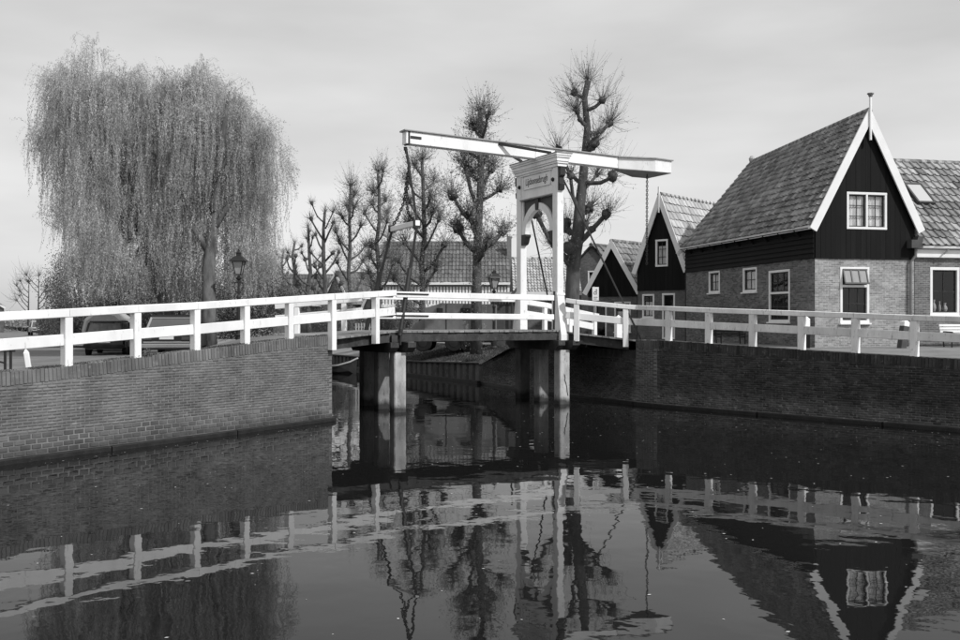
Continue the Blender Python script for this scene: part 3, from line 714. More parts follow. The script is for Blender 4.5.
def window(parent, o, ex, a0, a1, z0, z1, cols=2, rows=2, frame_w=.09, proud=.02, fm=None, split=None, curtain=None, name='window', sash=None, sill=True, pane_back=.05):
    """frame + panes + muntins filling a hole of a facade; curtain: fraction of height (from bottom) covered"""
    fm = fm or M['white_trim']; sash = sash or M['sash']; n = V((ex.y,-ex.x,0))
    P = lambda a, z, dp=0: V((o.x,o.y,0))+ex*a+UP*z-n*dp
    m2 = MB(); dp = .05-proud; th = .10; f = frame_w
    m2.bar(P(a0,z1-f/2,dp), P(a1,z1-f/2,dp), th, f, .008); m2.bar(P(a0,z0+f/2,dp), P(a1,z0+f/2,dp), th, f, .008)
    m2.bar(P(a0+f/2,z0+f,dp), P(a0+f/2,z1-f,dp), f, th, .008, up=n); m2.bar(P(a1-f/2,z0+f,dp), P(a1-f/2,z1-f,dp), f, th, .008, up=n)
    if split == 'mid': m2.bar(P((a0+a1)/2,z0+f,dp), P((a0+a1)/2,z1-f,dp), f*.8, th, .006, up=n)
    elif split: m2.bar(P(a0+f,z0+(z1-z0)*split,dp), P(a1-f,z0+(z1-z0)*split,dp), th, f*.9, .006)
    w = obj(name, m2, fm, parent)
    ia0, ia1, iz0, iz1 = a0+f, a1-f, z0+f, z1-f
    cells = []
    if split == 'mid': c = (a0+a1)/2; cells = [(ia0,c-f*.4,iz0,iz1),(c+f*.4,ia1,iz0,iz1)]
    elif split: c = z0+(z1-z0)*split; cells = [(ia0,ia1,iz0,c-f*.45),(ia0,ia1,c+f*.45,iz1)]
    else: cells = [(ia0,ia1,iz0,iz1)]
    for ci, (x0,x1,y0,y1) in enumerate(cells):
        sm = MB(); s = .045
        sm.bar(P(x0,y0+s/2,.07), P(x1,y0+s/2,.07), .05, s, .004); sm.bar(P(x0,y1-s/2,.07), P(x1,y1-s/2,.07), .05, s, .004)
        sm.bar(P(x0+s/2,y0+s,.07), P(x0+s/2,y1-s,.07), s, .05, .004, up=n); sm.bar(P(x1-s/2,y0+s,.07), P(x1-s/2,y1-s,.07), s, .05, .004, up=n)
        for k in range(1, cols): sm.bar(P(lerp(x0,x1,k/cols),y0+s,.07), P(lerp(x0,x1,k/cols),y1-s,.07), .028, .03, .004, up=n)
        for k in range(1, rows): sm.bar(P(x0+s,lerp(y0,y1,k/rows),.0705), P(x1-s,lerp(y0,y1,k/rows),.0705), .03, .028, .004)
        obj('sash', sm, sash, w)
        g = .012
        for i in range(cols):
            for j in range(rows):
                p0, p1, r0, r1 = lerp(x0,x1,i/cols)+g, lerp(x0,x1,(i+1)/cols)-g, lerp(y0,y1,j/rows)+g, lerp(y0,y1,(j+1)/rows)-g
                tl = random.uniform(-.004,.004)
                obj('pane', MB().add([P(p0,r0,.075),P(p1,r0,.075),P(p1,r1,.075+tl),P(p0,r1,.075+tl)], [(0,1,2,3)]), M['glass'], w)
    if curtain:
        cm = MB(); nx = 24
        for (x0,x1,y0,y1) in cells:
            yt = y0+(y1-y0)*curtain; vs = []
            for i in range(nx+1):
                a = lerp(x0,x1,i/nx); dpp = .135+.02*math.sin(i*1.9)
                vs += [P(a,y0,dpp), P(a,yt,dpp)]
            cm.add(vs, [(2*i,2*i+2,2*i+3,2*i+1) for i in range(nx)])
        obj('curtain', cm, M['curtain'], w, smooth=True)
    # dark room behind the glass
    m3 = MB(); q = [P(a0+.01,z0+.01,.11),P(a1-.01,z0+.01,.11),P(a1-.01,z1-.01,.11),P(a0+.01,z1-.01,.11)]; dvec = -n*.8
    m3.add(q+[p+dvec for p in q], [(4,5,6,7),(0,1,5,4),(1,2,6,5),(2,3,7,6),(3,0,4,7)])
    obj('room', m3, M['interior'], w)
    if sill:
        obj('sill', MB().bar(P(a0-.04,z0-.03,-.02), P(a1+.04,z0-.03,-.02), .16, .06, .008), fm, w)
    return w
def pantile_mesh(name, m):
    """unit pantile: x across, y up the slope, z outward"""
    mb = MB(); xs = [(-.5,.02),(-.40,.24),(-.25,.30),(-.08,.14),(.12,.02),(.3,.0),(.5,.05)]; k = len(xs)
    vs = []
    for y, zo in ((-.08,.24),(1.0,.0)):
        vs += [(x,y,z+zo) for x, z in xs]
    vs += [(x,-.08,z+.24-.12) for x, z in xs]
    mb.add(vs, [(i,i+1,k+i+1,k+i) for i in range(k-1)]+[(2*k+i,2*k+i+1,i+1,i) for i in range(k-1)])
    me = mesh_of(name, mb); me.materials.append(m); return me
def roof(parent, e0, e1, r0, r1, nx, ny, m, limit=300, hole=None, zs=.17, name='roof'):
    """e0-e1 eave, r0-r1 ridge; pantiles laid on a dark underlay"""
    e0,e1,r0,r1 = map(V, (e0,e1,r0,r1)); nrm = (e1-e0).cross(r0-e0).normalized()
    if nrm.z < 0: nrm = -nrm
    B = lambda a, b: e0.lerp(e1,a).lerp(r0.lerp(r1,a), b)
    mb = MB(); g = 10; vs = [B(i/g,j/g)-nrm*dd_ for dd_ in (0,.06) for j in range(g+1) for i in range(g+1)]; k0 = (g+1)**2
    I = lambda i, j, k: k*k0+j*(g+1)+i
    fs = [(I(i,j,k),I(i+1,j,k),I(i+1,j+1,k),I(i,j+1,k)) for k in (0,1) for j in range(g) for i in range(g)]
    for i in range(g): fs += [(I(i,0,0),I(i+1,0,0),I(i+1,0,1),I(i,0,1)),(I(i,g,0),I(i+1,g,0),I(i+1,g,1),I(i,g,1)),(I(0,i,0),I(0,i+1,0),I(0,i+1,1),I(0,i,1)),(I(g,i,0),I(g,i+1,0),I(g,i+1,1),I(g,i,1))]
    mb.add(vs, fs); ro = obj(name, mb, M['underlay'], parent)
    me = pantile_mesh('roof_tile', m)
    items = []
    for j in range(ny):
        for i in range(nx):
            a, b = (i+.5)/nx, j/ny
            if hole and hole[0] < a < hole[1] and hole[2] < (j+.5)/ny < hole[3]: continue
            o = B(a,b)+nrm*.02; x = (B((i+1)/nx,b)-B(i/nx,b)); y = (B(a,(j+1)/ny)-B(a,b))
            lift = nrm*random.uniform(0,.02)+y.normalized()*random.uniform(-.02,.012)*(3 if random.random() < .04 else 1); sx = x.length; tw = random.uniform(-.045,.045)
            x = x + y.normalized()*tw*sx
            items.append((o.length, frame(o+lift, x, y*1.04, nrm*zs)))
    items.sort(key=lambda q: q[0])
    for _, mt in items[:limit]: piece('roof_tile', me, ro, mt)
    rest = items[limit:]
    if rest:
        vv = np.array([v.co[:] for v in me.vertices]); ff = np.array([p.vertices[:] for p in me.polygons]); VS = []; FS = []
        for i, (_, mt) in enumerate(rest):
            A = np.array(mt); VS.append(vv@A[:3,:3].T+A[:3,3]); FS.append(ff+i*len(vv))
        np_obj('roof_tiles', np.concatenate(VS), np.concatenate(FS), m, ro, kind='stuff')
    # ridge tiles
    d = (r1-r0); n = max(2, int(d.length/.38)); rt = MB(); 
    for i in range(n):
        a, b = r0+d*(i/n), r0+d*((i+1.06)/n)
        rt.tube([a+UP*.02, b+UP*.02], [.115,.13], 8)
    obj('ridge_tiles', rt, m, parent, kind='stuff')
    return ro
def gable_boards(parent, o, ex, Wd, z0, ze, za, holes, m, bw=.2, proud=.04, mid=None):
    """vertical boards filling a gable from z0 up to the rake (ze at both corners, za at the apex)"""
    n = V((ex.y,-ex.x,0)); mid = mid or Wd/2
    rake = lambda a: ze+(za-ze)*(a/mid if a < mid else (Wd-a)/(Wd-mid))
    k = max(3, int(round(Wd/bw)))
    edges = sorted({i*Wd/k for i in range(k+1)} | {h for H in holes for h in H[:2]} | {mid})
    edges = [e for i, e in enumerate(edges) if i == 0 or e-edges[i-1] > 1e-4]
    P = lambda a, z: V((o.x,o.y,0))+ex*a+UP*z
    for a0, a1 in zip(edges[:-1], edges[1:]):
        c = (a0+a1)/2; g = .003; spans = [(z0, None)]
        for H in holes:
            if H[0] < c < H[1]: spans = [(z0, H[2]), (H[3], None)]
        for s0, s1 in spans:
            pr_ = proud+random.uniform(0,.012)
            if s1 is None: q = [P(a0+g,s0),P(a1-g,s0),P(a1-g,max(s0+.01,rake(a1))),P(a0+g,max(s0+.01,rake(a0)))]
            else: q = [P(a0+g,s0),P(a1-g,s0),P(a1-g,min(s1,rake(a1))),P(a0+g,min(s1,rake(a0)))]
            obj('board', MB().prism([p+n*pr_ for p in q], -n*(pr_+.02)), m, parent)
def gable_sheet(mb, o, ex, Wd, z0, ze, za, hole, mid=None):
    if mb.uv is None: mb.uv = []
    mid = mid or Wd/2; rake = lambda a: ze+(za-ze)*(a/mid if a < mid else (Wd-a)/(Wd-mid))
    ed = sorted({0, mid, Wd} | (set(hole[:2]) if hole else set())); P = lambda a, z: V((o.x,o.y,0))+ex*a+UP*z
    for a0, a1 in zip(ed[:-1], ed[1:]):
        c = (a0+a1)/2; sp = [(z0, hole[2]), (hole[3], None)] if hole and hole[0] < c < hole[1] else [(z0, None)]
        for s0, s1 in sp:
            q = [(a0,s0),(a1,s0),(a1,rake(a1) if s1 is None else s1),(a0,rake(a0) if s1 is None else s1)]
            mb.add([P(*p) for p in q], [(0,1,2,3)]); mb.uv.append(q)
def bargeboards(parent, L, Rr_, A, n, m, w=.24, th=.06, extend=.3, out=.16):
    """white boards along the rake; L, Rr_, A points at eaves and apex"""
    for E in (L, Rr_):
        d = (E-A).normalized(); q0, q1 = A+n*out+UP*.10, E+d*extend+n*out+UP*.02
        side = d.cross(n).normalized()
        if side.z > 0: side = -side
        mb = MB().prism([q0, q1, q1+side*w*.85+d*.02, q0+side*w+UP*0], n*th) if False else MB()
        perp = d.cross(n).normalized()
        if perp.z < 0: perp = -perp
        s0 = perp*.06; s1 = -perp*(w-.06)
        # mitre at the apex: cut vertically
        def at_apex(off):
            p = A+n*out+off; h = V((d.x,d.y,0)).length; k = -((off.x*d.x+off.y*d.y)/(h*h)) if h > 1e-6 else 0
            return p+d*k
        a_up, a_dn = at_apex(s0), at_apex(s1)
        mb.prism([a_up, E+d*extend+n*out+s0, E+d*extend+n*out+s1, a_dn], n*th)
        obj('bargeboard', mb, m, parent)

# --- house with the tall black gable
C = V((12.21,35,0)); ex1 = V((.9769,.2137,0)).normalized(); n1 = V((ex1.y,-ex1.x,0)); G1 = 1.98
FR = C+ex1*4.1; RL = V((9.84,45.8,0)); RR = V((16.9,47.9,0)); ZE, ZA = 6.36, 10.52; MID = C+ex1*2.1; RM = V((13.26,46.8,0))
h1 = thing('gabled_house', 'brick house with tall black boarded gable and white bargeboards', 'house', (C.x,C.y,G1))
dside = (C-RL).normalized(); LS = (C-RL).length
mb = MB(); facade(mb, V((C.x,C.y,G1-.3)), ex1, 5.22-G1+.3, 4.1, [(1.02,2.22,2.84,4.90)])
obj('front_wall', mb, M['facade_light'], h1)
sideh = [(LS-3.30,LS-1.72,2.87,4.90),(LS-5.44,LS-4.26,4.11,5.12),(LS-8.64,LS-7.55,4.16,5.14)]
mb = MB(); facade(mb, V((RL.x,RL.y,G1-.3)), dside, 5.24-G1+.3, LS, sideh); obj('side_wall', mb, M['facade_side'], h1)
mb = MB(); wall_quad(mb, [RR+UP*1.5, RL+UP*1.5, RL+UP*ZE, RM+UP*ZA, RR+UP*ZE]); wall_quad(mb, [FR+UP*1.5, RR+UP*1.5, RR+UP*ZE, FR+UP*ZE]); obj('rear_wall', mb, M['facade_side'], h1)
gw = (1.26,2.92,6.29,7.66)
mb = MB(); gable_sheet(mb, C, ex1, 4.1, 5.2, ZE, ZA, gw, 2.1); wall_quad(mb, [RL+UP*5.2, C+UP*5.2, C+UP*ZE, RL+UP*ZE]); obj('gable_backing', mb, M['interior'], h1)
gw = (1.26,2.92,6.29,7.66)
gable_boards(h1, C, ex1, 4.1, 5.20, ZE, ZA, [gw], M['black_board'], mid=2.1)
nS = V((dside.y,-dside.x,0))
for i in range(6):                                      # horizontal weatherboards on the long side
    z0 = 5.22+i*.185
    pr_ = .05
    q = [RL+UP*z0, C+UP*z0, C+UP*(z0+.19), RL+UP*(z0+.19)]
    mb = MB(); mb.add([q[0]+nS*.085,q[1]+nS*.085,q[2]+nS*.04,q[3]+nS*.04,q[0]+nS*.0,q[1]+nS*.0,q[2],q[3]], [(0,1,2,3),(4,5,1,0),(1,5,6,2),(4,0,3,7)])
    obj('weatherboard', mb, M['black_board'], h1)
for k in range(9):                                      # small eave brackets
    p = RL.lerp(C, (k+.6)/9.4); obj('eave_bracket', MB().prism([p+nS*.05+UP*6.02-dside*.04, p+nS*.30+UP*6.28-dside*.04, p+nS*.05+UP*6.28-dside*.04], dside*.08), M['black_board'], h1)
obj('eave_board', MB().bar(RL+nS*.24+UP*6.33-dside*.1, C+nS*.24+UP*6.33+dside*.10, .08, .15, .01), M['white_trim'], h1)
obj('soffit', MB().bar(RL+nS*.15+UP*6.30, C+nS*.15+UP*6.30, .32, .03, .006), M['black_board'], h1)
eo = nS*.36-UP*.10+UP*.14; fo1 = n1*.17
roof(h1, RL+nS*.24+UP*(ZE+.02), C+nS*.24+fo1+UP*(ZE+.02), RM+UP*(ZA+.10), MID+fo1+UP*(ZA+.10), 44, 17, M['tile_dark'], zs=.22)
roof(h1, FR+ex1*.2+fo1+UP*(ZE+.02), RR+ex1*.2+UP*(ZE+.02), MID+fo1+UP*(ZA+.095), RM+UP*(ZA+.095), 20, 10, M['tile_far'], limit=0)
bargeboards(h1, C+nS*.22+UP*(ZE+.02), FR+ex1*.2+UP*(ZE+.02), MID+UP*(ZA+.12), n1, M['white_trim'], w=.30, extend=.12, out=.17)
bargeboards(h1, RL+nS*.24+UP*(ZE), RR+UP*(ZE), RM+UP*(ZA+.12), -n1, M['white_trim'], w=.2, extend=.35, out=.02)
pf = MID+n1*.26
obj('finial_post', MB().bar(pf+UP*9.55, pf+UP*11.15, .075, .075, .01, up=n1), M['white_trim'], h1)
obj('finial_cap', MB().lathe([(.04,0),(.08,.05),(.09,.10),(.13,.12),(.12,.15),(.03,.16)], pf+UP*11.12, 8), M['zinc'], h1)
obj('ridge_finial', MB().lathe([(.06,0),(.14,.08),(.16,.2),(.08,.32),(.02,.35)], RM+UP*(ZA+.1), 8), M['tile_light'], h1)
window(h1, C+n1*.05, ex1, *gw, cols=2, rows=3, split='mid', curtain=1.0, sill=False)
wfront = window(h1, C, ex1, 1.02,2.22,2.84,4.90, cols=3, rows=2, split=.66, frame_w=.10)
# tilted open hopper light of the front window
P = lambda a, z, o: V((C.x,C.y,0))+ex1*a+UP*z+n1*o
mh = MB(); zt, zb_, ot, ob = 4.80, 4.30, .02, .16
for a in (1.14,1.44,1.76,2.08): mh.bar(P(a,zb_,ob), P(a,zt,ot), .05, .05, .004, up=n1)
mh.bar(P(1.12,zb_,ob), P(2.12,zb_,ob), .06, .06, .004); mh.bar(P(1.12,zt,ot), P(2.12,zt,ot), .06, .06, .004)
obj('hopper_sash', mh, M['grey_sash'], wfront)
for a0, a1 in ((1.165,1.415),(1.465,1.735),(1.785,2.055)):
    obj('pane', MB().add([P(a0,zb_+.03,ob-.01),P(a1,zb_+.03,ob-.01),P(a1,zt-.03,ot+.01),P(a0,zt-.03,ot+.01)], [(0,1,2,3)]), M['pale_pane'], wfront)
window(h1, RL, dside, *sideh[0], cols=3, rows=2, split=.56)
window(h1, RL, dside, *sideh[1], cols=2, rows=2, curtain=.9)
window(h1, RL, dside, *sideh[2], cols=2, rows=2, curtain=.9)
pp = FR+n1*.10-ex1*.12
obj('rain_hopper', MB().prism([pp-ex1*.22-n1*.1+UP*5.62, pp+ex1*.26-n1*.1+UP*5.62, pp+ex1*.26-n1*.1+UP*6.05, pp+ex1*.06-n1*.1+UP*6.05,pp+ex1*.02-n1*.1+UP*5.92,pp-ex1*.22-n1*.1+UP*5.92], n1*.34), M['zinc_dark'], h1)
obj('drainpipe', MB().tube([pp+ex1*.06+n1*.1+UP*5.62, pp+ex1*.06+n1*.08+UP*5.35, pp-ex1*.08+UP*5.12, pp-ex1*.08+UP*2.0], .055, 8), M['zinc'], h1)

# --- house at the right edge with light pantiles
G5 = 1.95; F5 = FR+ex1*.06-n1*.05; W5 = 8.0; h5 = thing('gabled_house', 'low brick house with pale pantile roof and skylight at the right', 'house', (F5.x,F5.y,G5))
wf5 = (.66,1.93,3.12,4.94)
mb = MB(); facade(mb, V((F5.x,F5.y,G5-.3)), ex1, 5.29-G5+.3, W5, [wf5,(3.6,4.9,3.12,4.94)]); 
back5 = [F5-n1*6.4, F5+ex1*W5-n1*6.4]
wall_quad(mb, [F5+ex1*W5+UP*1.6, back5[1]+UP*1.6, back5[1]+UP*5.6, (F5+ex1*W5-n1*3.2)+UP*9.4, F5+ex1*W5+UP*5.6]); wall_quad(mb, [back5[1]+UP*1.6, back5[0]+UP*1.6, back5[0]+UP*5.6, back5[1]+UP*5.6])
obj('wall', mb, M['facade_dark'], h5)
obj('cornice', MB().bar(F5+ex1*.0+n1*.06+UP*5.44, F5+ex1*W5+n1*.06+UP*5.44, .18, .30, .012), M['white_trim'], h5)
obj('gutter', MB().bar(F5+ex1*.0+n1*.16+UP*5.68, F5+ex1*W5+n1*.16+UP*5.68, .34, .13, .03), M['white_trim'], h5)
obj('cornice_bracket', MB().tube([F5+ex1*1.25+n1*.30+UP*5.62, F5+ex1*1.05+n1*.28+UP*5.42], .03, 6), M['zinc'], h5)
sk_b = (.078,.165,.42,.68)
e0, e1, r0, r1 = F5+n1*.30+UP*5.72, F5+ex1*W5+n1*.30+UP*5.72, F5-n1*3.2-ex1*.3+UP*9.44, F5+ex1*W5-n1*3.2+UP*9.44
e0 = e0-ex1*.0
ro5 = roof(h5, e0, e1, r0, r1, 25, 12, M['tile_light'], zs=.24)
roof(h5, back5[1]-n1*.2+UP*5.6, back5[0]-n1*.2+UP*5.6, r1, r0, 10, 6, M['tile_far'], limit=0)
BB = lambda a, b: e0.lerp(e1,a).lerp(r0.lerp(r1,a), b)
rn = (e1-e0).cross(r0-e0).normalized(); rn = rn if rn.z > 0 else -rn
s0_, s1_, s2_, s3_ = BB(.150,.46), BB(.238,.46), BB(.238,.68), BB(.150,.68)
sk = MB()
for a, b in ((s0_,s1_),(s1_,s2_),(s2_,s3_),(s3_,s0_)): sk.bar(a+rn*.14, b+rn*.14, .09, .12, .01, up=rn)
sko = obj('skylight', sk, M['zinc_dark'], h5)
M['skyglass'] = mat('skylight_glass', .5, .03, .02, spec=1.0)
obj('pane', MB().add([s+rn*.17 for s in (s0_,s1_,s2_,s3_)], [(0,1,2,3)]), M['skyglass'], sko)
window(h5, F5, ex1, *wf5, cols=2, rows=2, frame_w=.11)
window(h5, F5, ex1, 3.6,4.9,3.12,4.94, cols=2, rows=2, frame_w=.11)
for k, (a, hh, rr) in enumerate(((1.02,.48,.09),(1.28,.42,.05),(1.50,.36,.10))):
    p = F5+ex1*a-n1*.26+UP*3.24
    v_ = obj('vase', MB().lathe([(rr*.5,0),(rr,hh*.35),(rr*.8,hh*.6),(rr*.4,hh*.75),(rr*.6,hh)], p, 10), M['canvas'], None)
    props(v_, ['wide pale vase at left behind the right house window','slim pale vase in the middle behind the window glass','short round vase at right behind the window glass'][k], 'vase')

# --- middle house: black gable, light roof
def small_house(label, Lp, Rp, g, zd, ze, za, rdir, rlen, roofmat, wallmat, win=None, gwin=None, door=None, tiles=(12,9), ext=.2, boards=True, bw=.24, gm=None, verge=True, finial=True):
    ex = (Rp-Lp).normalized(); n = V((ex.y,-ex.x,0)); Wd = (Rp-Lp).length; Md = (Lp+Rp)/2
    t = thing('gabled_house', label, 'house', (Lp.x,Lp.y,g))
    holes = []
    if win: holes += [win]
    if door: holes += [door]
    mb = MB(); facade(mb, V((Lp.x,Lp.y,g-.5)), ex, zd-g+.5, Wd, holes)
    bl, br, bm2 = Lp+rdir*rlen, Rp+rdir*rlen, Md+rdir*rlen
    wall_quad(mb, [Rp+UP*(g-.5), br+UP*(g-.5), br+UP*ze, Rp+UP*ze]); wall_quad(mb, [bl+UP*(g-.5), Lp+UP*(g-.5), Lp+UP*ze, bl+UP*ze]); wall_quad(mb, [br+UP*(g-.5), bl+UP*(g-.5), bl+UP*ze, bm2+UP*za, br+UP*ze])
    obj('wall', mb, wallmat, t)
    if boards:
        mb = MB(); gable_sheet(mb, Lp, ex, Wd, zd, ze, za, gwin); obj('gable_backing', mb, M['interior'], t)
        gable_boards(t, Lp, ex, Wd, zd-.02, ze, za, [gwin] if gwin else [], M['black_board'], bw=bw)
    else:
        mb = MB(); gable_sheet(mb, Lp, ex, Wd, zd, ze, za, gwin); obj('gable_wall', mb, wallmat, t)
    if gwin: window(t, Lp+n*(.05 if boards else 0), ex, *gwin, cols=2, rows=3, sill=False, curtain=.8)
    if win: window(t, Lp, ex, *win, cols=2, rows=2, curtain=.7)
    if door: window(t, Lp, ex, *door, cols=1, rows=2, name='door', sill=False)
    fo_ = n*.12
    roof(t, Rp+ex*.15+fo_+UP*(ze-.05), br+ex*.15+UP*(ze-.05), Md+fo_+UP*(za+.06), bm2+UP*(za+.06), tiles[0], tiles[1], roofmat, zs=.22)
    roof(t, bl-ex*.15+UP*(ze-.06), Lp-ex*.15+fo_+UP*(ze-.06), bm2+UP*(za+.055), Md+fo_+UP*(za+.055), 8, 5, M['tile_far'], limit=0)
    if verge: bargeboards(t, Lp-ex*.13+UP*(ze-.03), Rp+ex*.13+UP*(ze-.03), Md+UP*(za+.08), n, M['white_trim'], w=.26, extend=ext, out=.12)
    if finial:
        pf = Md+n*.2; obj('finial_post', MB().bar(pf+UP*(za-.85), pf+UP*(za+.45), .07, .07, .008, up=n), M['white_trim'], t)
    return t
rd2 = V((.676,.737,0)).normalized()
small_house('narrow black gabled cottage with pale roof left of the tall gable', V((8.05,49,0)), V((10.06,47.1,0)), 1.9, 4.45, 5.55, 9.16, rd2, 9.0, M['tile_pale'], M['facade_grey'],
            win=(.28,1.0,3.05,4.26), gwin=(1.1,1.82,5.62,6.98), door=(1.46,2.2,2.0,4.28), tiles=(24,9))
small_house('small dark gabled cottage with dark tiled roof beside the portal', V((6.02,53.4,0)), V((8.5,52,0)), 1.8, 4.25, 4.62, 7.2, rd2, 8.0, M['tile_dark'], M['facade_grey'],
            win=(1.55,2.5,2.3,3.95), door=(.4,1.1,1.9,3.9), tiles=(20,8), finial=False)
small_house('grey brick gable house seen behind the leaning lime tree', V((5.3,61,0)), V((8.7,60,0)), 1.6, 4.2, 5.6, 7.6, rd2, 7.0, M['tile_far'], M['facade_grey'], tiles=(10,6), boards=False, finial=False, verge=False,
            gwin=(1.56,2.2,4.9,6.05))
# --- pale tiled low house behind the portal
def long_house(label, x0, x1, Y, depth, g, ze, za, roofmat, wallmat, nx, ny, limit=300, hip=0, slats=False, skew=0):
    t = thing('low_house', label, 'house', (x0,Y,g)); a, b = V((x0,Y,0)), V((x1,Y+skew,0)); ex = (b-a).normalized(); n = V((ex.y,-ex.x,0))
    bk = -n*depth
    mb = MB()
    wall_quad(mb, [a+UP*(g-.5), b+UP*(g-.5), b+UP*ze, a+UP*ze]); wall_quad(mb, [b+UP*(g-.5), b+bk+UP*(g-.5), b+bk+UP*ze, b+bk/2+UP*za, b+UP*ze]); wall_quad(mb, [a+bk+UP*(g-.5), a+UP*(g-.5), a+UP*ze, a+bk/2+UP*za, a+bk+UP*ze]); wall_quad(mb, [b+bk+UP*(g-.5), a+bk+UP*(g-.5), a+bk+UP*ze, b+bk+UP*ze])
    obj('wall', mb, wallmat, t)
    roof(t, a+n*.3+UP*(ze+.02), b+n*.3+UP*(ze+.02), a+ex*hip+bk/2+UP*(za+.06), b-ex*hip+bk/2+UP*(za+.06), nx, ny, roofmat, limit=limit, zs=.2)
    roof(t, b+bk-n*.3+UP*ze, a+bk-n*.3+UP*ze, b-ex*hip+bk/2+UP*(za+.055), a+ex*hip+bk/2+UP*(za+.055), 8, 5, M['tile_far'], limit=0)
    obj('fascia', MB().bar(a+n*.34+UP*(ze-.06), b+n*.34+UP*(ze-.06), .06, .22, .01), M['white_trim'], t)
    if slats:
        obj('front_board', MB().bar(a+n*.03+UP*(ze-.95), b+n*.03+UP*(ze-.95), .05, 1.7, .005), M['zinc'], t)
        k = int((b-a).length/.24); me = None
        for i in range(k):
            p = a.lerp(b, (i+.5)/k)+n*.08
            if me is None:
                m2 = MB().bar(V((0,0,0)), V((0,0,1.35)), .15, .05, .006, up=n); me = mesh_of('slat', m2); me.materials.append(M['white_trim'])
            piece('slat', me, t, Matrix.Translation(p+UP*(ze-1.62)))
        obj('lower_band', MB().bar(a+n*.1+UP*(ze-1.75), b+n*.1+UP*(ze-1.75), .1, .25, .01), M['white_trim'], t)
        obj('frieze', MB().bar(a+n*.12+UP*(ze-.23), b+n*.12+UP*(ze-.23), .1, .14, .01), M['zinc'], t)
    return t, a, b, n
long_house('low house with pale tiled roof seen through the portal arch', 1.9, 5.9, 56, 5.0, 1.6, 4.55, 6.6, M['tile_pale'], M['facade_grey'], 22, 12, limit=264)
t7, a, b, n = long_house('long far house with white slatted front below a tiled roof', -7.6, 2.25, 72, 7.0, 1.4, 5.75, 8.95, M['tile_far'], M['facade_grey'], 36, 10, limit=300, slats=True)
obj('chimney', MB().bar(b-n*2.2+UP*5.0-V((.0,0,0)), b-n*2.2+UP*9.4, .35, .5, .01, up=n), M['facade_grey'] if False else M['zinc'], t7)
long_house('far dark roofed house between the smaller pollard trees', -22.5, -16.5, 104, 7.0, 1.3, 4.6, 7.9, M['tile_far'], M['facade_grey'], 18, 7, limit=0)
small_house('far gabled house with white bargeboards among the pollards', V((-16.6,101,0)), V((-13.4,99,0)), 1.3, 3.6, 4.6, 7.9, rd2, 8, M['tile_far'], M['facade_grey'], tiles=(10,6), boards=False, finial=False)
small_house('far gabled house with a pale verge left of the yoke', V((-11.6,96,0)), V((-8.6,94,0)), 1.3, 3.6, 4.4, 7.6, rd2, 8, M['tile_far'], M['facade_grey'], tiles=(10,6), boards=False, finial=False)
small_house('far brick house peeping in at the left edge', V((-64.5,118,0)), V((-58.5,118,0)), 1.4, 4.2, 4.6, 6.3, V((-.5,.866,0)), 8, M['tile_far'], M['facade_grey'], tiles=(8,5), boards=False)
# grey shed right of the truck
sh = thing('shed', 'grey plank shed behind the lamp post near the portal', 'shed', (.62,51,1.4))
for i in range(12):
    p = V((.66+i*.155,51,1.3)); obj('plank', MB().bar(p, p+UP*(2.62+random.uniform(-.01,.01)), .15, .05, .005, up=(0,1,0)), M['zinc_dark'] if i != 5 else M['iron'], sh)
obj('shed_body', MB().box((1.55,52.3,2.55), 1.9, 2.5, 2.5), M['zinc_dark'], sh)
obj('roof', MB().prism([(.5,50.8,3.95),(2.6,50.8,3.95),(2.6,50.8,4.02),(.5,50.8,4.02)], (0,3,.5)), M['zinc'], sh)
obj('stair_string', MB().bar((1.35,50.7,3.95),(2.35,50.7,5.0), .08, .14), M['zinc_dark'], sh)

# ------------------------------------------------------------------ street things
def lamp_post(loc, label, H=3.95):
    t = thing('street_lamp', label, 'street lamp', loc, 'old lantern street lamps', local=True)
    obj('post', MB().lathe([(.17,0),(.17,.25),(.13,.32),(.12,.75),(.15,.80),(.08,.88),(.065,H*.55),(.085,H*.56),(.085,H*.58),(.05,H*.60),(.045,H*.79)], (0,0,0), 12), M['iron'], t, smooth=False)
    m2 = MB(); m2.bar((-.22,0,H*.72),(.22,0,H*.72), .03,.03,.004)
    for s in (-1,1):
        m2.tube([(s*.05,0,H*.62),(s*.16,0,H*.66),(s*.17,0,H*.70),(s*.08,0,H*.74),(s*.03,0,H*.71)], .018, 5)
    m2.lathe([(.045,0),(.11,.04),(.12,.08),(.05,.14)], (0,0,H*.745), 8)
    obj('scroll_bracket', m2, M['iron'], t)
    z0, z1 = H*.80, H*.80+.52
    fr = MB()
    for a in range(4):
        c, s = math.cos(R(45+90*a)), math.sin(R(45+90*a)); c2, s2 = math.cos(R(135+90*a)), math.sin(R(135+90*a))
        fr.bar((c*.15,s*.15,z0),(c*.30,s*.30,z1), .03,.03,.004, up=(c,s,0)); fr.bar((c*.15,s*.15,z0),(c2*.15,s2*.15,z0), .03,.03,.004); fr.bar((c*.30,s*.30,z1),(c2*.30,s2*.30,z1), .04,.04,.004)
        obj('lantern_pane', MB().add([(c*.14,s*.14,z0+.02),(c2*.14,s2*.14,z0+.02),(c2*.285,s2*.285,z1-.02),(c*.285,s*.285,z1-.02)], [(0,1,2,3)]), M['lantern'], t)
    obj('lantern_frame', fr, M['iron'], t)
    m2 = MB(); m2.lathe([(.46,0),(.44,.03),(.20,.20),(.12,.22),(.12,.32),(.15,.33),(.05,.40),(.02,.50)], (0,0,z1), 4)
    m2.v = [(x*math.cos(R(45))-y*math.sin(R(45)), x*math.sin(R(45))+y*math.cos(R(45)), z) for x, y, z in m2.v]
    obj('lantern_roof', m2, M['iron'], t)
    return t
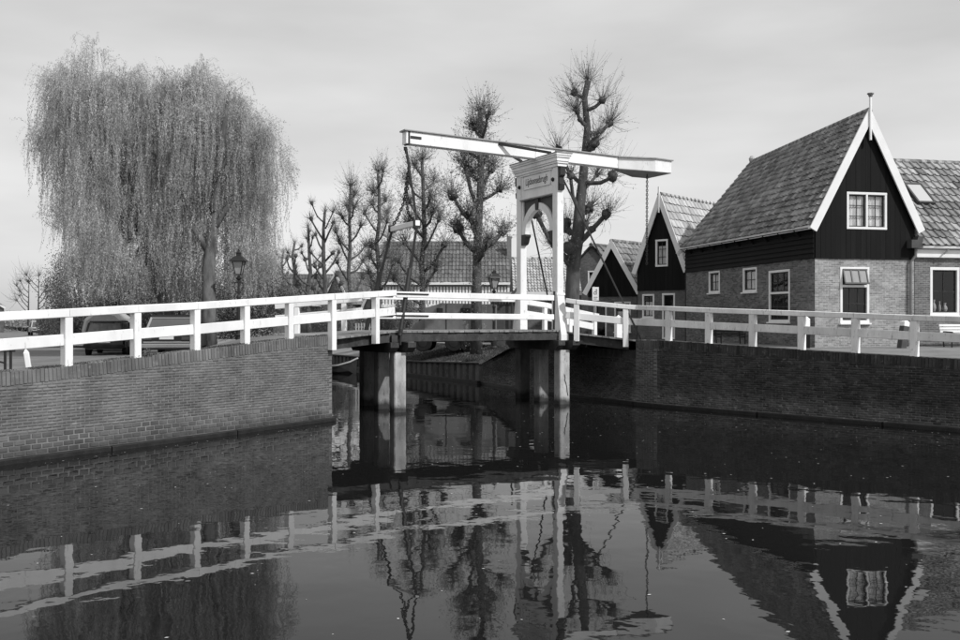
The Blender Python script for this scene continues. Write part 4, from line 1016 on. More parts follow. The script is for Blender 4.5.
l1 = lamp_post((-9.55,38,1.55), 'black lantern street lamp in front of the willow trunk', 4.0)
copy_thing(l1, (.70,48,1.33), R(20), 'black lantern street lamp before the grey van near the portal')
# benches
def bench(label, loc, rotz, m, L=1.6, group='wooden slat benches'):
    t = thing('bench', label, 'bench', loc, group, local=True, rotz=rotz)
    for i in range(4): obj('seat_slat', MB().bar((-L/2,-.05-.11*i,.44),(L/2,-.05-.11*i,.44), .09,.035,.006), m, t)
    for i in range(4): obj('back_slat', MB().bar((-L/2,.02+.03*i,.54+.11*i),(L/2,.02+.03*i,.54+.11*i), .03,.085,.006), m, t)
    for x in (-L/2+.15, L/2-.15):
        m2 = MB(); m2.bar((x,-.40,0),(x,-.38,.62), .05,.05); m2.bar((x,.02,0),(x,.13,.92), .05,.05, up=(0,1,0)); m2.bar((x,-.42,.62),(x,.08,.64), .06,.05); m2.bar((x,-.40,.40),(x,.05,.40), .05,.05)
        obj('leg', m2, M['iron'], t)
    return t
bench('dark slat bench against the side wall of the tall gabled house', (10.15,39.2,1.98), R(12), M['iron'], 1.35).scale = (1, 1, .68)
p5 = F5+ex1*1.75+n1*.75
bench('white slat bench below the window at the right edge', (p5.x,p5.y,1.88), math.atan2(ex1.y,ex1.x), M['white_trim'], 2.4)
# bollards
def bollard(label, loc, H=.95, tilt=0, parts=None, w=.2):
    t = thing('bollard', label, 'bollard', loc, local=True); t.rotation_euler = (0, tilt, .3)
    for z0, z1, m in parts:
        if z1 == H:
            m2 = MB(); a = w/2
            m2.bar((0,0,z0),(0,0,z1-.12), w,w,.012, up=(0,1,0)); m2.add([(-a,-a,z1-.12),(a,-a,z1-.12),(a,a,z1-.12),(-a,a,z1-.12),(0,0,z1)], [(0,1,4),(1,2,4),(2,3,4),(3,0,4)])
            obj('post_head', m2, m, t)
        else: obj('post_band', MB().bar((0,0,z0),(0,0,z1-.002), w,w,.012, up=(0,1,0)), m, t)
    return t
bollard('white bollard with pointed top behind the right approach rail', (5.33,37.0,2.15), 1.0, 0, [(0,.2,M['white']),(.2,1.0,M['white'])], .24)
bollard('white headed bollard with dark foot at the house corner', (11.55,34.0,1.95), 1.15, 0, [(0,.72,M['black_board']),(.72,1.15,M['white'])], .2)
bollard('leaning banded bollard beside the drainpipe', (15.1,34.4,1.88), 1.12, R(9), [(0,.38,M['zinc_dark']),(.38,.66,M['canvas']),(.66,.86,M['zinc_dark']),(.86,1.12,M['white'])], .24)
bollard('slightly leaning white bollard by the left road', (-10.85,23.1,1.72), .56, R(-8), [(0,.1,M['white']),(.1,.56,M['white'])], .12)
# steel barrier at the left edge
t = thing('barrier', 'low dark steel barrier frame at the left edge', 'barrier', (-11.2,22.4,1.75))
for x in (-11.9,-10.95,-11.08): obj('upright', MB().bar((x,22.4,1.7),(x,22.4,2.25), .05,.05,.006, up=(0,1,0)), M['iron'], t)
obj('crossbar', MB().bar((-12.6,22.4,2.23),(-10.85,22.4,2.23), .05,.05,.006), M['iron'], t)
obj('diagonal', MB().bar((-12.2,22.4,2.2),(-11.1,22.4,1.95), .04,.04,.006), M['iron'], t)
# information sign
t = thing('sign', 'small white sign on a thin pole beside the dark cottage', 'sign', (4.78,40,2.1))
obj('pole', MB().tube([(4.75,40.05,2.0),(4.75,40.05,4.35)], .03, 8), M['zinc'], t)
bo = obj('board', MB().bar((4.68,40,4.04),(4.95,40,4.04), .03,.56,.006), M['white_trim'], t)
m2 = MB(); yf = 39.981
ring = [(4.80+.05*math.cos(a), yf, 4.08+.06*math.sin(a)) for a in np.linspace(0, 2*math.pi, 13)]
m2.tube(ring, .011, 4, cap=False); m2.bar((4.855,yf,4.01),(4.855,yf,4.24), .02,.01,.002, up=(0,1,0)); m2.bar((4.81,yf,4.2),(4.89,yf,4.2), .008,.016,.002)
m2.bar((4.74,yf,3.90),(4.90,yf,3.90), .008,.02,.002); m2.bar((4.74,yf,3.83),(4.86,yf,3.83), .008,.02,.002)
obj('print', m2, M['text'], bo)

# ------------------------------------------------------------------ vehicles
def car(label, loc, rotz, L, Wd, H, paint, chrome=False, suv=False, detail=True):
    """local: +y is forward, rear at y=-L/2; lofted body from cross sections along y"""
    t = thing('parked_car', label, 'car', loc, 'cars parked along the left road', local=True, rotz=rotz)
    a = Wd/2; zb = .28; zs = H*.58
    if suv: st = [(-L/2,.9,zs*.95,.0),(-L/2+.12,1,zs,.0),(L/2-1.2,1,zs,0),(L/2-.25,.96,zs*.92,0),(L/2,.85,zs*.75,0)]
    else: st = [(-L/2,.88,zs*.90,.0),(-L/2+.15,.98,zs*.97,0),(-L/2+.9,1,zs,0),(L/2-1.4,1,zs,0),(L/2-.3,.95,zs*.85,0),(L/2,.82,zs*.65,0)]
    mb = MB(); ring = []
    for y, w, z, _ in st:
        ring.append([(-a*w,y,zb+.08),(-a*w*1.0,y,zb+.30),(-a*w,y,z-.10),(-a*w*.93,y,z),(a*w*.93,y,z),(a*w,y,z-.10),(a*w,y,zb+.30),(a*w,y,zb+.08),(a*w*.8,y,zb),(-a*w*.8,y,zb)])
    k = 10; vs = [v for r in ring for v in r]
    mb.add(vs, [(i*k+j,i*k+(j+1)%k,(i+1)*k+(j+1)%k,(i+1)*k+j) for i in range(len(ring)-1) for j in range(k)]+[tuple(range(k)), tuple((len(ring)-1)*k+j for j in range(k-1,-1,-1))])
    body = obj('body', mb, paint, t)
    # greenhouse
    if suv: yb0, yb1, yt0, yt1 = -L/2+.1, L/2-1.2, -L/2+.35, L/2-1.9
    else: yb0, yb1, yt0, yt1 = -L/2+.75, L/2-1.3, -L/2+1.25, L/2-2.0
    w0, w1 = a*.92, a*.76
    z0, z1 = zs-.01, H
    bot = [(-w0,yb0,z0),(w0,yb0,z0),(w0,yb1,z0),(-w0,yb1,z0)]; top = [(-w1,yt0,z1),(w1,yt0,z1),(w1,yt1,z1),(-w1,yt1,z1)]
    def L3(p, q, f): return tuple(lerp(p[i],q[i],f) for i in range(3))
    hi = [L3(bot[i],top[i],.86) for i in range(4)]
    gm = MB()
    g4 = lambda p, q, r_, s: (p,q,r_,s)
    rf = MB(); crown = [(x*.8, y*.85+(yt0+yt1)/2*.15, z1+.04) for x, y, _ in top]
    rf.add(hi+top+crown, [(i,(i+1)%4,4+(i+1)%4,4+i) for i in range(4)]+[(4+i,4+(i+1)%4,8+(i+1)%4,8+i) for i in range(4)]+[(8,9,10,11)])
    obj('roof', rf, paint, t)
    for i in range(4): obj('pillar', MB().bar(V(bot[i]), V(hi[i]), .08,.08,.01, up=(0,1,0)), M['chrome'] if chrome and i < 2 else paint, t)
    M_ = [ (0,1,'rear_window'), (1,2,'side_window'), (2,3,'windscreen'), (3,0,'side_window') ]
    for i, j, nm in M_:
        b0, b1, t1, t0 = V(bot[i]), V(bot[j]), V(hi[j]), V(hi[i])
        c = (b0+b1+t0+t1)/4
        obj(nm, MB().add([c+(v-c)*.95 for v in (b0,b1,t1,t0)], [(0,1,2,3)]), M['carglass'], t)
        if chrome and nm == 'rear_window':
            q = [c+(v-c)*1.0 for v in (b0,b1,t1,t0)]; mm = MB()
            for e in range(4): mm.bar(q[e]+V((0,-.02,0)), q[(e+1)%4]+V((0,-.02,0)), .035,.035,.004, up=(0,1,0))
            obj('window_trim', mm, M['chrome'], t)
    obj('cabin', MB().box((0,(yb0+yb1)/2,zs*.9), Wd*.7, (yb1-yb0)*.7, .35), M['interior'], t)
    for sx in (-1,1):
        for y in (-L/2+.75, L/2-.8):
            m2 = MB(); r = .31; m2.lathe([(.16,-.10),(r*.93,-.10),(r,-.06),(r,.06),(r*.93,.10),(.16,.10)], (0,0,0), 16)
            m2.v = [(sx*(a-.09)+z, y+x, .31+yy) for x, yy, z in m2.v]
            wh = obj('wheel', m2, M['tyre'], t)
            m3 = MB(); m3.lathe([(.02,.0),(.18,.0),(.19,.02),(.15,.03),(.05,.05)], (0,0,0), 12); m3.v = [(sx*(a-.09+.095+z*.6), y+x, .31+yy) for x, yy, z in m3.v]
            obj('rim', m3, M['chrome'] if chrome else M['zinc'], wh)
        obj('tail_lamp', MB().bar((sx*a*.55,-L/2-.015,zs*.78),(sx*a*.84,-L/2-.015,zs*.78), .03,.12,.01), M['lampred'], t)
        obj('headlight', MB().bar((sx*a*.5,L/2+.0,zs*.52),(sx*a*.75,L/2+.0,zs*.52), .04,.12,.01), M['lantern'], t)
        obj('mirror', MB().box((sx*(a+.06),L/2-1.55,zs+.05), .16,.08,.1), paint, t)
    bp = M['chrome'] if chrome else M['tyre']
    obj('bumper', MB().bar((-a*.98,-L/2-.06,.42),(a*.98,-L/2-.06,.42), .10,.15,.03), bp, t)
    obj('bumper', MB().bar((-a*.9,L/2+.04,.42),(a*.9,L/2+.04,.42), .10,.15,.03), bp, t)
    obj('number_plate', MB().bar((-.25,-L/2-.02,zs*.80 if chrome else .62),(.25,-L/2-.02,zs*.80 if chrome else .62), .02,.11,.004), M['plate'], t)
    if chrome: obj('boot_trim', MB().bar((-a*.85,-L/2-.012,zs*.62),(a*.85,-L/2-.012,zs*.62), .02,.07,.006), M['chrome'], t)
    return t
car('dark classic saloon with chrome bumper behind the left railing', (-11.6,36.8,1.60), R(8), 4.5, 1.9, 1.52, M['car_dark'], chrome=True)
car('dark estate car parked in front of the pale caravan', (-16.7,43.6,1.39), R(12), 4.3, 1.7, 1.52, M['car_dark'], suv=True)
car('grey hatchback parked behind the dark estate car', (-23.4,56.5,1.40), R(18), 4.2, 1.7, 1.45, M['car_grey'], suv=True)
car('white car standing far up the left road', (-44.6,97,1.40), R(30), 4.3, 1.7, 1.45, M['car_white'])
car('pale hatchback farther along the left road', (-34.8,92,1.40), R(24), 4.2, 1.7, 1.45, M['car_white'], suv=True)
# caravan / pale canvas cover
t = thing('caravan', 'pale round topped caravan behind the dark estate car', 'caravan', (-18.75,48.6,1.28), local=True, rotz=R(14))
mb = MB(); sec = [(-1.05,.5),(-1.08,1.2),(-.95,1.75),(-.55,2.05),(0,2.12),(.55,2.05),(.95,1.75),(1.08,1.2),(1.05,.5)]; k = len(sec); ys = [(-2.1,.82,.9),(-1.8,.97,.98),(0,1,1),(1.8,.97,.98),(2.1,.82,.9)]
mb.add([(x*f,y,.5+(z-.5)*g) for y, f, g in ys for x, z in sec], [(i*k+j,i*k+j+1,(i+1)*k+j+1,(i+1)*k+j) for i in range(4) for j in range(k-1)]+[tuple(range(k-1,-1,-1)), tuple(4*k+j for j in range(k))]+[(i*k,(i+1)*k,(i+1)*k+k-1,i*k+k-1) for i in range(4)])
obj('body', mb, M['canvas'], t)
obj('rear_window', MB().bar((-.5,-2.11,1.45),(.5,-2.11,1.45), .02,.45,.01), M['sash'], t)
for sx in (-1,1):
    m2 = MB(); m2.lathe([(.1,-.09),(.3,-.09),(.32,0),(.3,.09),(.1,.09)], (0,0,0), 14); m2.v = [(sx*.9+z, x, .32+y) for x, y, z in m2.v]; obj('wheel', m2, M['tyre'], t)
# small trailer between the cars
t = thing('trailer', 'small dark box trailer between the two dark cars', 'trailer', (-14.0,40.2,1.46), local=True, rotz=R(10))
obj('box', MB().bar((-.0,-.9,.62),(0,.9,.62), 1.1,.45,.03), M['car_dark'], t)
for sx in (-1,1):
    m2 = MB(); m2.lathe([(.08,-.08),(.27,-.08),(.29,0),(.27,.08),(.08,.08)], (0,0,0), 14); m2.v = [(sx*.66+z, x, .29+y) for x, y, z in m2.v]; obj('wheel', m2, M['tyre'], t)
    obj('mudguard', MB().bar((sx*.66,-.36,.64),(sx*.66,.36,.64), .22,.03,.008), M['iron'], t)
obj('drawbar', MB().bar((0,.9,.45),(0,1.9,.42), .07,.07,.01), M['iron'], t)
# old grey truck beyond the bridge, nose to the left
t = thing('truck', 'old grey truck with slab sides parked beyond the bridge', 'truck', (-1.3,50,1.33), local=True, rotz=R(-6))
obj('rear_body', MB().prism([(-.3,-1,.65),(2.1,-1,.65),(2.1,-1,2.42),(-.3,-1,2.48)], (0,2,0)), M['truck'], t)
obj('cab', MB().prism([(-1.45,-.95,.62),(-.33,-.95,.62),(-.33,-.95,2.47),(-.55,-.95,2.5),(-1.45,-.95,2.22)], (0,1.9,0)), M['truck'], t)
obj('bonnet', MB().prism([(-2.1,-.8,.7),(-1.47,-.8,.7),(-1.47,-.8,1.62),(-1.95,-.8,1.5),(-2.1,-.8,1.3)], (0,1.6,0)), M['truck'], t)
obj('side_window', MB().bar((.42,-1.01,2.08),(.92,-1.01,2.08), .02,.30,.06), M['sash'], t)
obj('side_window', MB().bar((-.82,-.96,2.06),(-.5,-.96,2.06), .02,.34,.04), M['sash'], t)
for x in (-1.55, .05, .78):
    for sy in (-.8,.8):
        m2 = MB(); m2.lathe([(.15,-.14),(.42,-.14),(.46,-.08),(.46,.08),(.42,.14),(.15,.14)], (0,0,0), 18); m2.v = [(x+xx, sy+z, .46+y) for xx, y, z in m2.v]
        w = obj('wheel', m2, M['tyre'], t)
        if sy < 0:
            m3 = MB(); m3.lathe([(.04,0),(.2,0),(.22,.03),(.06,.05)], (0,0,0), 12); m3.v = [(x+xx, sy-.14-z*.5, .46+y) for xx, y, z in m3.v]; obj('rim', m3, M['iron'], w)
obj('mudguard', MB().bar((-1.95,-.85,.98),(-1.1,-.85,.98), .4,.05,.01), M['truck'], t)
obj('chassis', MB().bar((-2.0,0,.55),(2.2,0,.55), 1.0,.14,.01), M['iron'], t)
# moored boat
t = thing('rowing_boat', 'dark moored rowing boat with pale gunwale beyond the left pier', 'boat', (-8.55,53.4,0), local=True, rotz=R(-14))
st = [(-1.7,.45,.42),(-1.0,.62,.36),(0,.70,.34),(.9,.55,.44),(1.5,.27,.62),(1.85,.02,.82)]
mb = MB(); ring = []
for x, w, z in st: ring += [(x,-w,z),(x*.97,-w*.8,z*.3-.05),(x*.94,0,-.12),(x*.97,w*.8,z*.3-.05),(x,w,z)]
mb.add(ring, [(i*5+j,i*5+j+1,(i+1)*5+j+1,(i+1)*5+j) for i in range(5) for j in range(4)]+[(0,1,2,3,4)])
obj('hull', mb, M['boat_in'], t)
mb = MB()
for s in (-1,1): mb.tube([(x,s*w,z+.02) for x, w, z in st], .05, 5)
obj('gunwale', mb, M['canvas'], t)
for x in (-.9,.4): obj('thwart', MB().bar((x,-.6,.26),(x,.6,.26), .22,.04,.006), M['deck_wood'], t)

# ------------------------------------------------------------------ vegetation
def quads_from(c, d, w, nrm, curl=0):
    """narrow leaf quads: centre c (N,3), half-length vec d, half-width vec w"""
    N = len(c); v = np.empty((N,4,3)); v[:,0] = c-d; v[:,1] = c+w; v[:,2] = c+d; v[:,3] = c-w
    f = np.arange(N*4).reshape(N,4); return v.reshape(-1,3), f
def unit(a): return a/np.maximum(np.linalg.norm(a, axis=1, keepdims=True), 1e-9)
def twig_mesh(p0, p1, p2, r):
    """three-sided two-segment twigs: N each"""
    N = len(p0); d = unit(p2-p0); ref = np.tile([0.3,0.9,0.2], (N,1)); x = unit(np.cross(d, ref)); y = np.cross(d, x)
    V_ = np.empty((N,3,3,3))
    for k, (p, rr) in enumerate(((p0,r),(p1,r*.7),(p2,r*.25))):
        for j in range(3):
            a = 2*math.pi*j/3; V_[:,k,j] = p+(x*math.cos(a)+y*math.sin(a))*np.asarray(rr).reshape(-1,1)
    b = (np.arange(N)*9).reshape(N,1); F = []
    for k in range(2):
        for j in range(3): F.append(np.concatenate([b+k*3+j, b+k*3+(j+1)%3, b+(k+1)*3+(j+1)%3, b+(k+1)*3+j], axis=1))
    return V_.reshape(-1,3), np.concatenate(F)
def pollard(label, trunk, rads, limbs, ntw=55, tlen=1.5, leaf=0, lsize=.05, lknob=.16, trunk_leaf=0, group='pollarded lime trees', up=.55, rtw=.011, top=True, fill=1.0):
    Lq = 1.0 if leaf else 0
    b = trunk[0]; t = thing('pollard_tree', label, 'tree', tuple(b), group)
    obj('trunk', MB().tube(trunk, rads, 9), M['bark'], t, smooth=True)
    P0, P1, P2 = [], [], []
    ends = []
    for (a, k, r) in limbs:
        a, k = V(a), V(k); m = a.lerp(k,.55)+V((random.uniform(-.08,.08),random.uniform(-.08,.08),-.12*(k-a).length*random.uniform(.4,1.2)))
        mb = MB().tube([a,a.lerp(m,.5)+V((0,0,-.03)),m,m.lerp(k,.55)+V((0,0,-.02)),k], [r*1.15,r,r*.9,r*.8,r*.85], 7)
        kf = random.uniform(1.5,2.3); mb.blob(k, (r*kf,r*kf,r*kf*.95), random.randint(0,999), amp=.35)
        if random.random() < .6: mb.blob(m, (r*1.25,r*1.25,r*1.15), random.randint(0,999), amp=.3)
        if random.random() < .5: mb.blob(k+V((random.uniform(-1,1),random.uniform(-1,1),random.uniform(-.5,1)))*r*1.6, (r*.9,r*.9,r*.9), random.randint(0,999), amp=.35)
        obj('limb', mb, M['bark'], t, smooth=True); ends.append((k, (k-a).normalized(), r, 1.0))
    if top: ends.append((V(trunk[-1]), V((0,0,1)), rads[-1], 1.15))
    def shoots(p0, dirs, ln, curl):
        m = p0+dirs*ln*.5+rng.normal(size=p0.shape)*ln*.05
        P0.append(p0); P1.append(m); P2.append(p0+dirs*ln+(rng.normal(size=p0.shape)*curl+np.array([0,0,curl*1.3]))*ln)
    if Lq > .8:                                          # younger shoots along limbs and trunk
        for (a, k, r) in limbs:
            a, k = np.array(a), np.array(k); n = int(ntw*fill*random.uniform(.35,.9))+1; s = rng.uniform(.2,1,(n,1))
            shoots(a+(k-a)*s+rng.normal(size=(n,3))*.05, unit(rng.normal(size=(n,3))*.8+np.array([0,0,.6])), tlen*rng.uniform(.2,.95,(n,1)), .16)
        tr_ = np.array([tuple(p) for p in trunk]); n = int(ntw*2.2*fill); s = rng.uniform(len(trunk)*.25,len(trunk)-1.01,n); ii = s.astype(int); q = (s-ii).reshape(-1,1)
        shoots(tr_[ii]*(1-q)+tr_[ii+1]*q, unit(rng.normal(size=(n,3))*.8+np.array([0,0,.5])), tlen*rng.uniform(.2,.8,(n,1)), .16)
    for k, d, r, f in ends:
        n = int(ntw*f*(random.uniform(.35,1.0) if Lq > .8 else random.uniform(.6,1.1)))
        dirs = unit(rng.normal(size=(n,3))*.78+np.array([d.x*.5,d.y*.5,up+.3*max(d.z,0)]))
        ln = tlen*random.uniform(.75,1.1)*np.minimum(.18+rng.gamma(3,.2,(n,1)), 1.2)
        shoots(np.array(k)+dirs*r*rng.uniform(.2,1.2,(n,1)), dirs, ln, .15)
    P0, P1, P2 = map(np.concatenate, (P0,P1,P2))
    v, f = twig_mesh(P0, P1, P2, np.full(len(P0), rtw)); np_obj('twigs', v, f, M['twig'], t, kind='stuff')
    if leaf:
        n = int(len(P0)*leaf); i = rng.integers(0, len(P0), n); s = rng.uniform(.25,1,(n,1))**.8
        c = np.where(s < .5, P0[i]+(P1[i]-P0[i])*s*2, P1[i]+(P2[i]-P1[i])*(s*2-1))+rng.normal(size=(n,3))*.035
        d = unit(rng.normal(size=(n,3)))*lsize*rng.uniform(.6,1.2,(n,1)); w = unit(np.cross(d, rng.normal(size=(n,3))))*lsize*.55
        if trunk_leaf:
            m = trunk_leaf; tr = np.array([tuple(p) for p in trunk]); s = rng.uniform(0,len(trunk)-1.01,m)*.75; ii = s.astype(int); fr_ = (s-ii).reshape(-1,1)
            c2 = tr[ii]*(1-fr_)+tr[ii+1]*fr_+rng.normal(size=(m,3))*np.array([.28,.28,.2]); d2 = unit(rng.normal(size=(m,3)))*lsize; w2 = unit(np.cross(d2, rng.normal(size=(m,3))))*lsize*.55
            c, d, w = np.concatenate([c,c2]), np.concatenate([d,d2]), np.concatenate([w,w2])
        v, f = quads_from(c, d, w, None); np_obj('leaves', v, f, M['leaf_lime'], t, kind='stuff')
    return t
# the big one right of the portal, limbs read off the photograph at 39 m
YB = 39.5
def Pb(x, y, dy=0): return px(x, y, YB)+V((0,dy,0))
tr = [(572,347),(572,300),(573,275),(574,256),(578,234),(580,203),(583,178),(585.5,150),(587.5,128),(586,115),(584.5,98),(586,90),(588,81)]
rad = [.36,.31,.29,.29,.27,.22,.19,.165,.145,.13,.12,.12,.13]
lim = [((585,97),(575,90),.4,.075),((585,110),(601,102),-.3,.085),((587,126),(576,113),-.4,.09),((588,134),(610,122),.3,.09),((587,150),(594,144),-.35,.12),((584,186),(560,146),.9,.085),
       ((583,182),(611,178),-.5,.095),((582,190),(599,172),.7,.075),((580,212),(569,178),-.6,.09),((578,234),(567,224),.5,.13),((579,243),(604,216),-.6,.12),((575,258),(568,249),-.7,.13),((580,215),(592,205),.9,.10),((571,262),(538,213),.7,.11),((577,240),(588,222),.9,.12),((572,268),(553,246),-.4,.09)]
pollard('tall leaning lime pollard rising behind the white portal', [Pb(*p) for p in tr], rad, [(Pb(*a), Pb(*k,dy), r) for a, k, dy, r in lim], ntw=120, tlen=1.15, leaf=2.6, fill=.16, lsize=.030, rtw=.0075)
def auto_limbs(px_, base_y, top_y, Y, n, spread, seed, r0, low=.18, hi=.93):
    rr = random.Random(seed); out = []
    for i in range(n):
        f = low+(hi-low)*(i+rr.uniform(.1,.9))/n; y0 = lerp(base_y, top_y, f); sd_ = 1 if i % 2 else -1
        sp = spread*(1.0-.62*f)*rr.uniform(.4,1.0); rise = sp*rr.uniform(.9,1.9)
        a = px(px_+rr.uniform(-1,1), y0, Y); k = px(px_+sd_*sp, y0-rise, Y)+V((0,rr.uniform(-1,1)*1.2*Y/48,0))
        out.append((a, k, r0*(1-.5*f)*rr.uniform(.8,1.1)))
    return out
specs = [ # px, base_y, top_y, Y, limbs, spread, twigs, tlen, leaf, trunk radius, label
 (478,345,111,45.5,13,30,150,1.05,6.5,.25,'leafing lime pollard between the grey truck and the portal'),
 (423,342,160,55,13,30,120,1.2,5.5,.20,'leafing lime pollard seen between the hanging chains'),
 (378,338,172,64,14,24,110,1.2,4.5,.19,'lime pollard just left of the lifting yoke'),
 (350,336,186,72,12,19,100,1.15,4.0,.19,'lime pollard with fine twigs, second left of the yoke'),
 (325,334,212,84,13,22,75,.75,0,.26,'bare lime pollard with knobbed limbs, third left of the yoke'),
 (309,333,227,94,12,17,70,.75,0,.26,'smaller bare lime pollard with fuzzy knobs'),
 (294,332,243,104,10,15,60,.8,0,.28,'small far lime pollard with one dark head'),
 (282,331,252,116,9,13,55,.9,0,.30,'far lime pollard at the edge of the willow'),
 (271,330,258,130,8,11,50,1.2,0,.32,'farthest lime pollard, half behind hanging willow strands')]
for i, (x, by, ty, Y, nl, sp, ntw, tl, lf, r, lab) in enumerate(specs):
    base = px(x, by, Y); g = 1.33; base = V((base.x,Y,g)); rr = random.Random(i+3)
    n = 7; trunk = [base]; 
    for k in range(1, n+1): trunk.append(px(x+rr.uniform(-1.6,1.6), lerp(by,ty,k/n), Y)+V((0,rr.uniform(-.1,.1),0)))
    rads = [lerp(r, r*.45, k/n)*(1.25 if k == 0 else 1) for k in range(n+1)]
    if i == 0:
        lm = [(px(ax,ay,Y), px(kx_,ky,Y)+V((0,rr.uniform(-1,1),0)), rq) for ax,ay,kx_,ky,rq in ((478,208,465,164,.10),(475,224,453,197,.11),(476,252,458,228,.12),(480,194,491,166,.10),(480,200,500,189,.08),(481,158,470,150,.08),
              (481,136,475,126,.07),(481,140,487,121,.07),(478,252,503,230,.11),(480,168,489,152,.07),(478,240,470,214,.09),(477,262,488,243,.10),(480,182,472,172,.08))]
        trunk = [V((px(476,by,Y).x,Y,g))]+[px(a_,b_,Y) for a_,b_ in ((476.5,290),(477,262),(478,230),(480,195),(481,158),(481,134),(480,111))]
    else: lm = auto_limbs(x, by, ty, Y, nl, sp, i*7+1, r*.52)
    pollard(lab, trunk, rads, lm, ntw=ntw, tlen=tl, leaf=lf, lsize=.042 if lf else .03, trunk_leaf=2200 if lf > 3.5 else 0, fill=.5, rtw=.0085 if Y < 70 else .011)

def willow(label, trunk, rads, limbs, domes, nlong, nshort, seed, low_fn, loc, mleaf):
    r = np.random.default_rng(seed); t = thing('willow_tree', label, 'tree', loc, 'weeping willows')
    obj('trunk', MB().tube(trunk, rads, 10), M['bark_pale'], t, smooth=True)
    for pts, rr in limbs: obj('limb', MB().tube(pts, rr, 7), M['bark_pale'], t, smooth=True)
    C_, D_ = [], []; T0_, T1_, T2_ = [], [], []
    tot = sum(d[6] for d in domes)
    for (cx, cy, cz, rx, ry, rz, wgt) in domes:
      for kind in (0, 1):
        n = int((nshort if kind else nlong)*wgt/tot)
        th = r.uniform(0, 2*math.pi, n); u = r.uniform(-.75 if kind else -.1, 1, n); rad_ = r.uniform(.25,1.06,n)**.5
        sx = np.sqrt(np.clip(1-u*u,0,1))
        st = np.stack([cx+rx*rad_*sx*np.cos(th), cy+ry*rad_*sx*np.sin(th), cz+rz*rad_*u], 1)
        # shoots gather in clumps along unseen boughs
        st += .35*np.stack([np.sin(st[:,2]*2.1+st[:,1]), np.sin(st[:,0]*1.7), np.sin(st[:,0]*2.3+st[:,1]*1.3)],1)
        gq = np.sin(1.9*st[:,0]+.7*st[:,2]+seed)*np.sin(1.6*st[:,2]+1.1*st[:,1]+2)+.6*np.sin(2.9*st[:,0]-1.5*st[:,2]+1)
        keep = gq > r.uniform(-.6,.08,n); st = st[keep]; th = th[keep]; n = len(st)
        out = np.stack([np.cos(th), np.sin(th), np.zeros(n)], 1)
        if kind: L = r.gamma(3.0,.22,n)+.25; jump = r.uniform(.2,1.0,n)+(r.uniform(0,1,n) < .06)*r.uniform(.2,.9,n)
        else: L = r.gamma(3.0,.95,n)+1.0; jump = r.uniform(.15,.7,n)
        L = np.minimum(L, np.maximum(.4, st[:,2]-low_fn(st, r)))
        for i in range(n):
            m = max(6, int(L[i]/.036)); s = np.linspace(0,1,m)[:,None]; d = s*L[i]
            pts = st[i]+out[i]*jump[i]*np.tanh(d*1.2)+np.array([0,0,1])*(.45*jump[i]*np.tanh(d*2.5)-np.maximum(d-.35,0)*.92)
            sway = r.normal(size=2)*.12; pts[:,:2] += sway*d*.5+.035*np.sin(d*2.4+r.uniform(0,6))
            C_.append(pts+r.normal(size=(m,3))*(.045 if kind else .022)); D_.append(unit(np.array([0,0,-.8])+r.normal(size=(m,3))*(.75 if kind else .32)))
            T0_.append(pts[0]); T1_.append(pts[m//2]); T2_.append(pts[-1])
    C_ = np.concatenate(C_); D_ = np.concatenate(D_); N = len(C_)
    ln = r.uniform(.024,.052,(N,1)); W_ = unit(np.cross(D_, r.normal(size=(N,3))))*ln*.30
    v, f = quads_from(C_, D_*ln, W_, None); np_obj('leaves', v, f, mleaf, t, kind='stuff')
    v, f = twig_mesh(np.array(T0_), np.array(T1_), np.array(T2_), np.full(len(T0_), .006)); np_obj('strands', v, f, M['strand'], t, kind='stuff')
    return t
YW = 40.0; kx = YW/960
def WP(x, y, dy=0): return px(x, y, YW)+V((0,dy,0))
def dome(x, y, rx, rz, ry, dy, w):
    p = WP(x, y); return (p.x, YW+dy, p.z, rx*kx, ry, rz*kx, w)
def low_left(st, r):
    X = st[:,0]/(st[:,1]/960)+480        # photograph column
    y = np.interp(X, [20,60,75,100,140,300], [150,215,285,303,303,303])
    return EYE+(320-y-r.normal(size=len(X))*16)*kx
def low_right(st, r):
    X = st[:,0]/(st[:,1]/960)+480
    y = np.interp(X, [100,180,240,262,280,295], [303,303,310,300,262,205])
    return EYE+(320-y-r.normal(size=len(X))*16)*kx
trunkA = [WP(152,352,2.5), WP(149,300,2.2), WP(132,240,1.5), WP(118,180,1), WP(112,120,1), WP(108,80,1)]
limA = [([WP(122,240,1),WP(95,180,.5),WP(70,120,.2),WP(58,85,0)],[.22,.16,.10,.04]),([WP(120,215,1),WP(140,150,-.5),WP(150,100,-1)],[.2,.13,.05]),([WP(118,180,1),WP(90,120,1),WP(80,80,1.5)],[.15,.1,.04]),([WP(124,260,1),WP(160,200,2),WP(178,140,2.5)],[.2,.13,.05])]
willow('broad weeping willow with thin spring foliage, left of its neighbour', trunkA, [.42,.36,.30,.24,.15,.05], limA,
       [dome(112,155,60,88,2.4,.5,5), dome(74,112,34,50,1.5,.2,2.2), dome(60,128,21,40,1.0,0,.9), dome(150,130,42,52,2.0,.3,2.6), dome(98,92,30,42,1.2,0,1.3), dome(128,88,22,26,1.0,0,.6), dome(75,190,34,52,1.6,.6,1.6), dome(125,230,52,58,2.2,.6,3.2), dome(66,76,20,20,.8,0,.35), dome(86,240,26,55,1.4,.3,1.3), dome(135,272,62,36,2.2,.4,2.6)],
       2800, 5000, 11, low_left, (WP(152,352,2.5).x, YW+2.5, 1.5), M['leaf_willow'])
trunkB = [WP(219,352,-1.5), WP(219,320,-1.5), WP(218,270,-1.4), WP(220,215,-.9), WP(226,160,-.9), WP(231,125,-1.0), WP(233,95,-.6)]
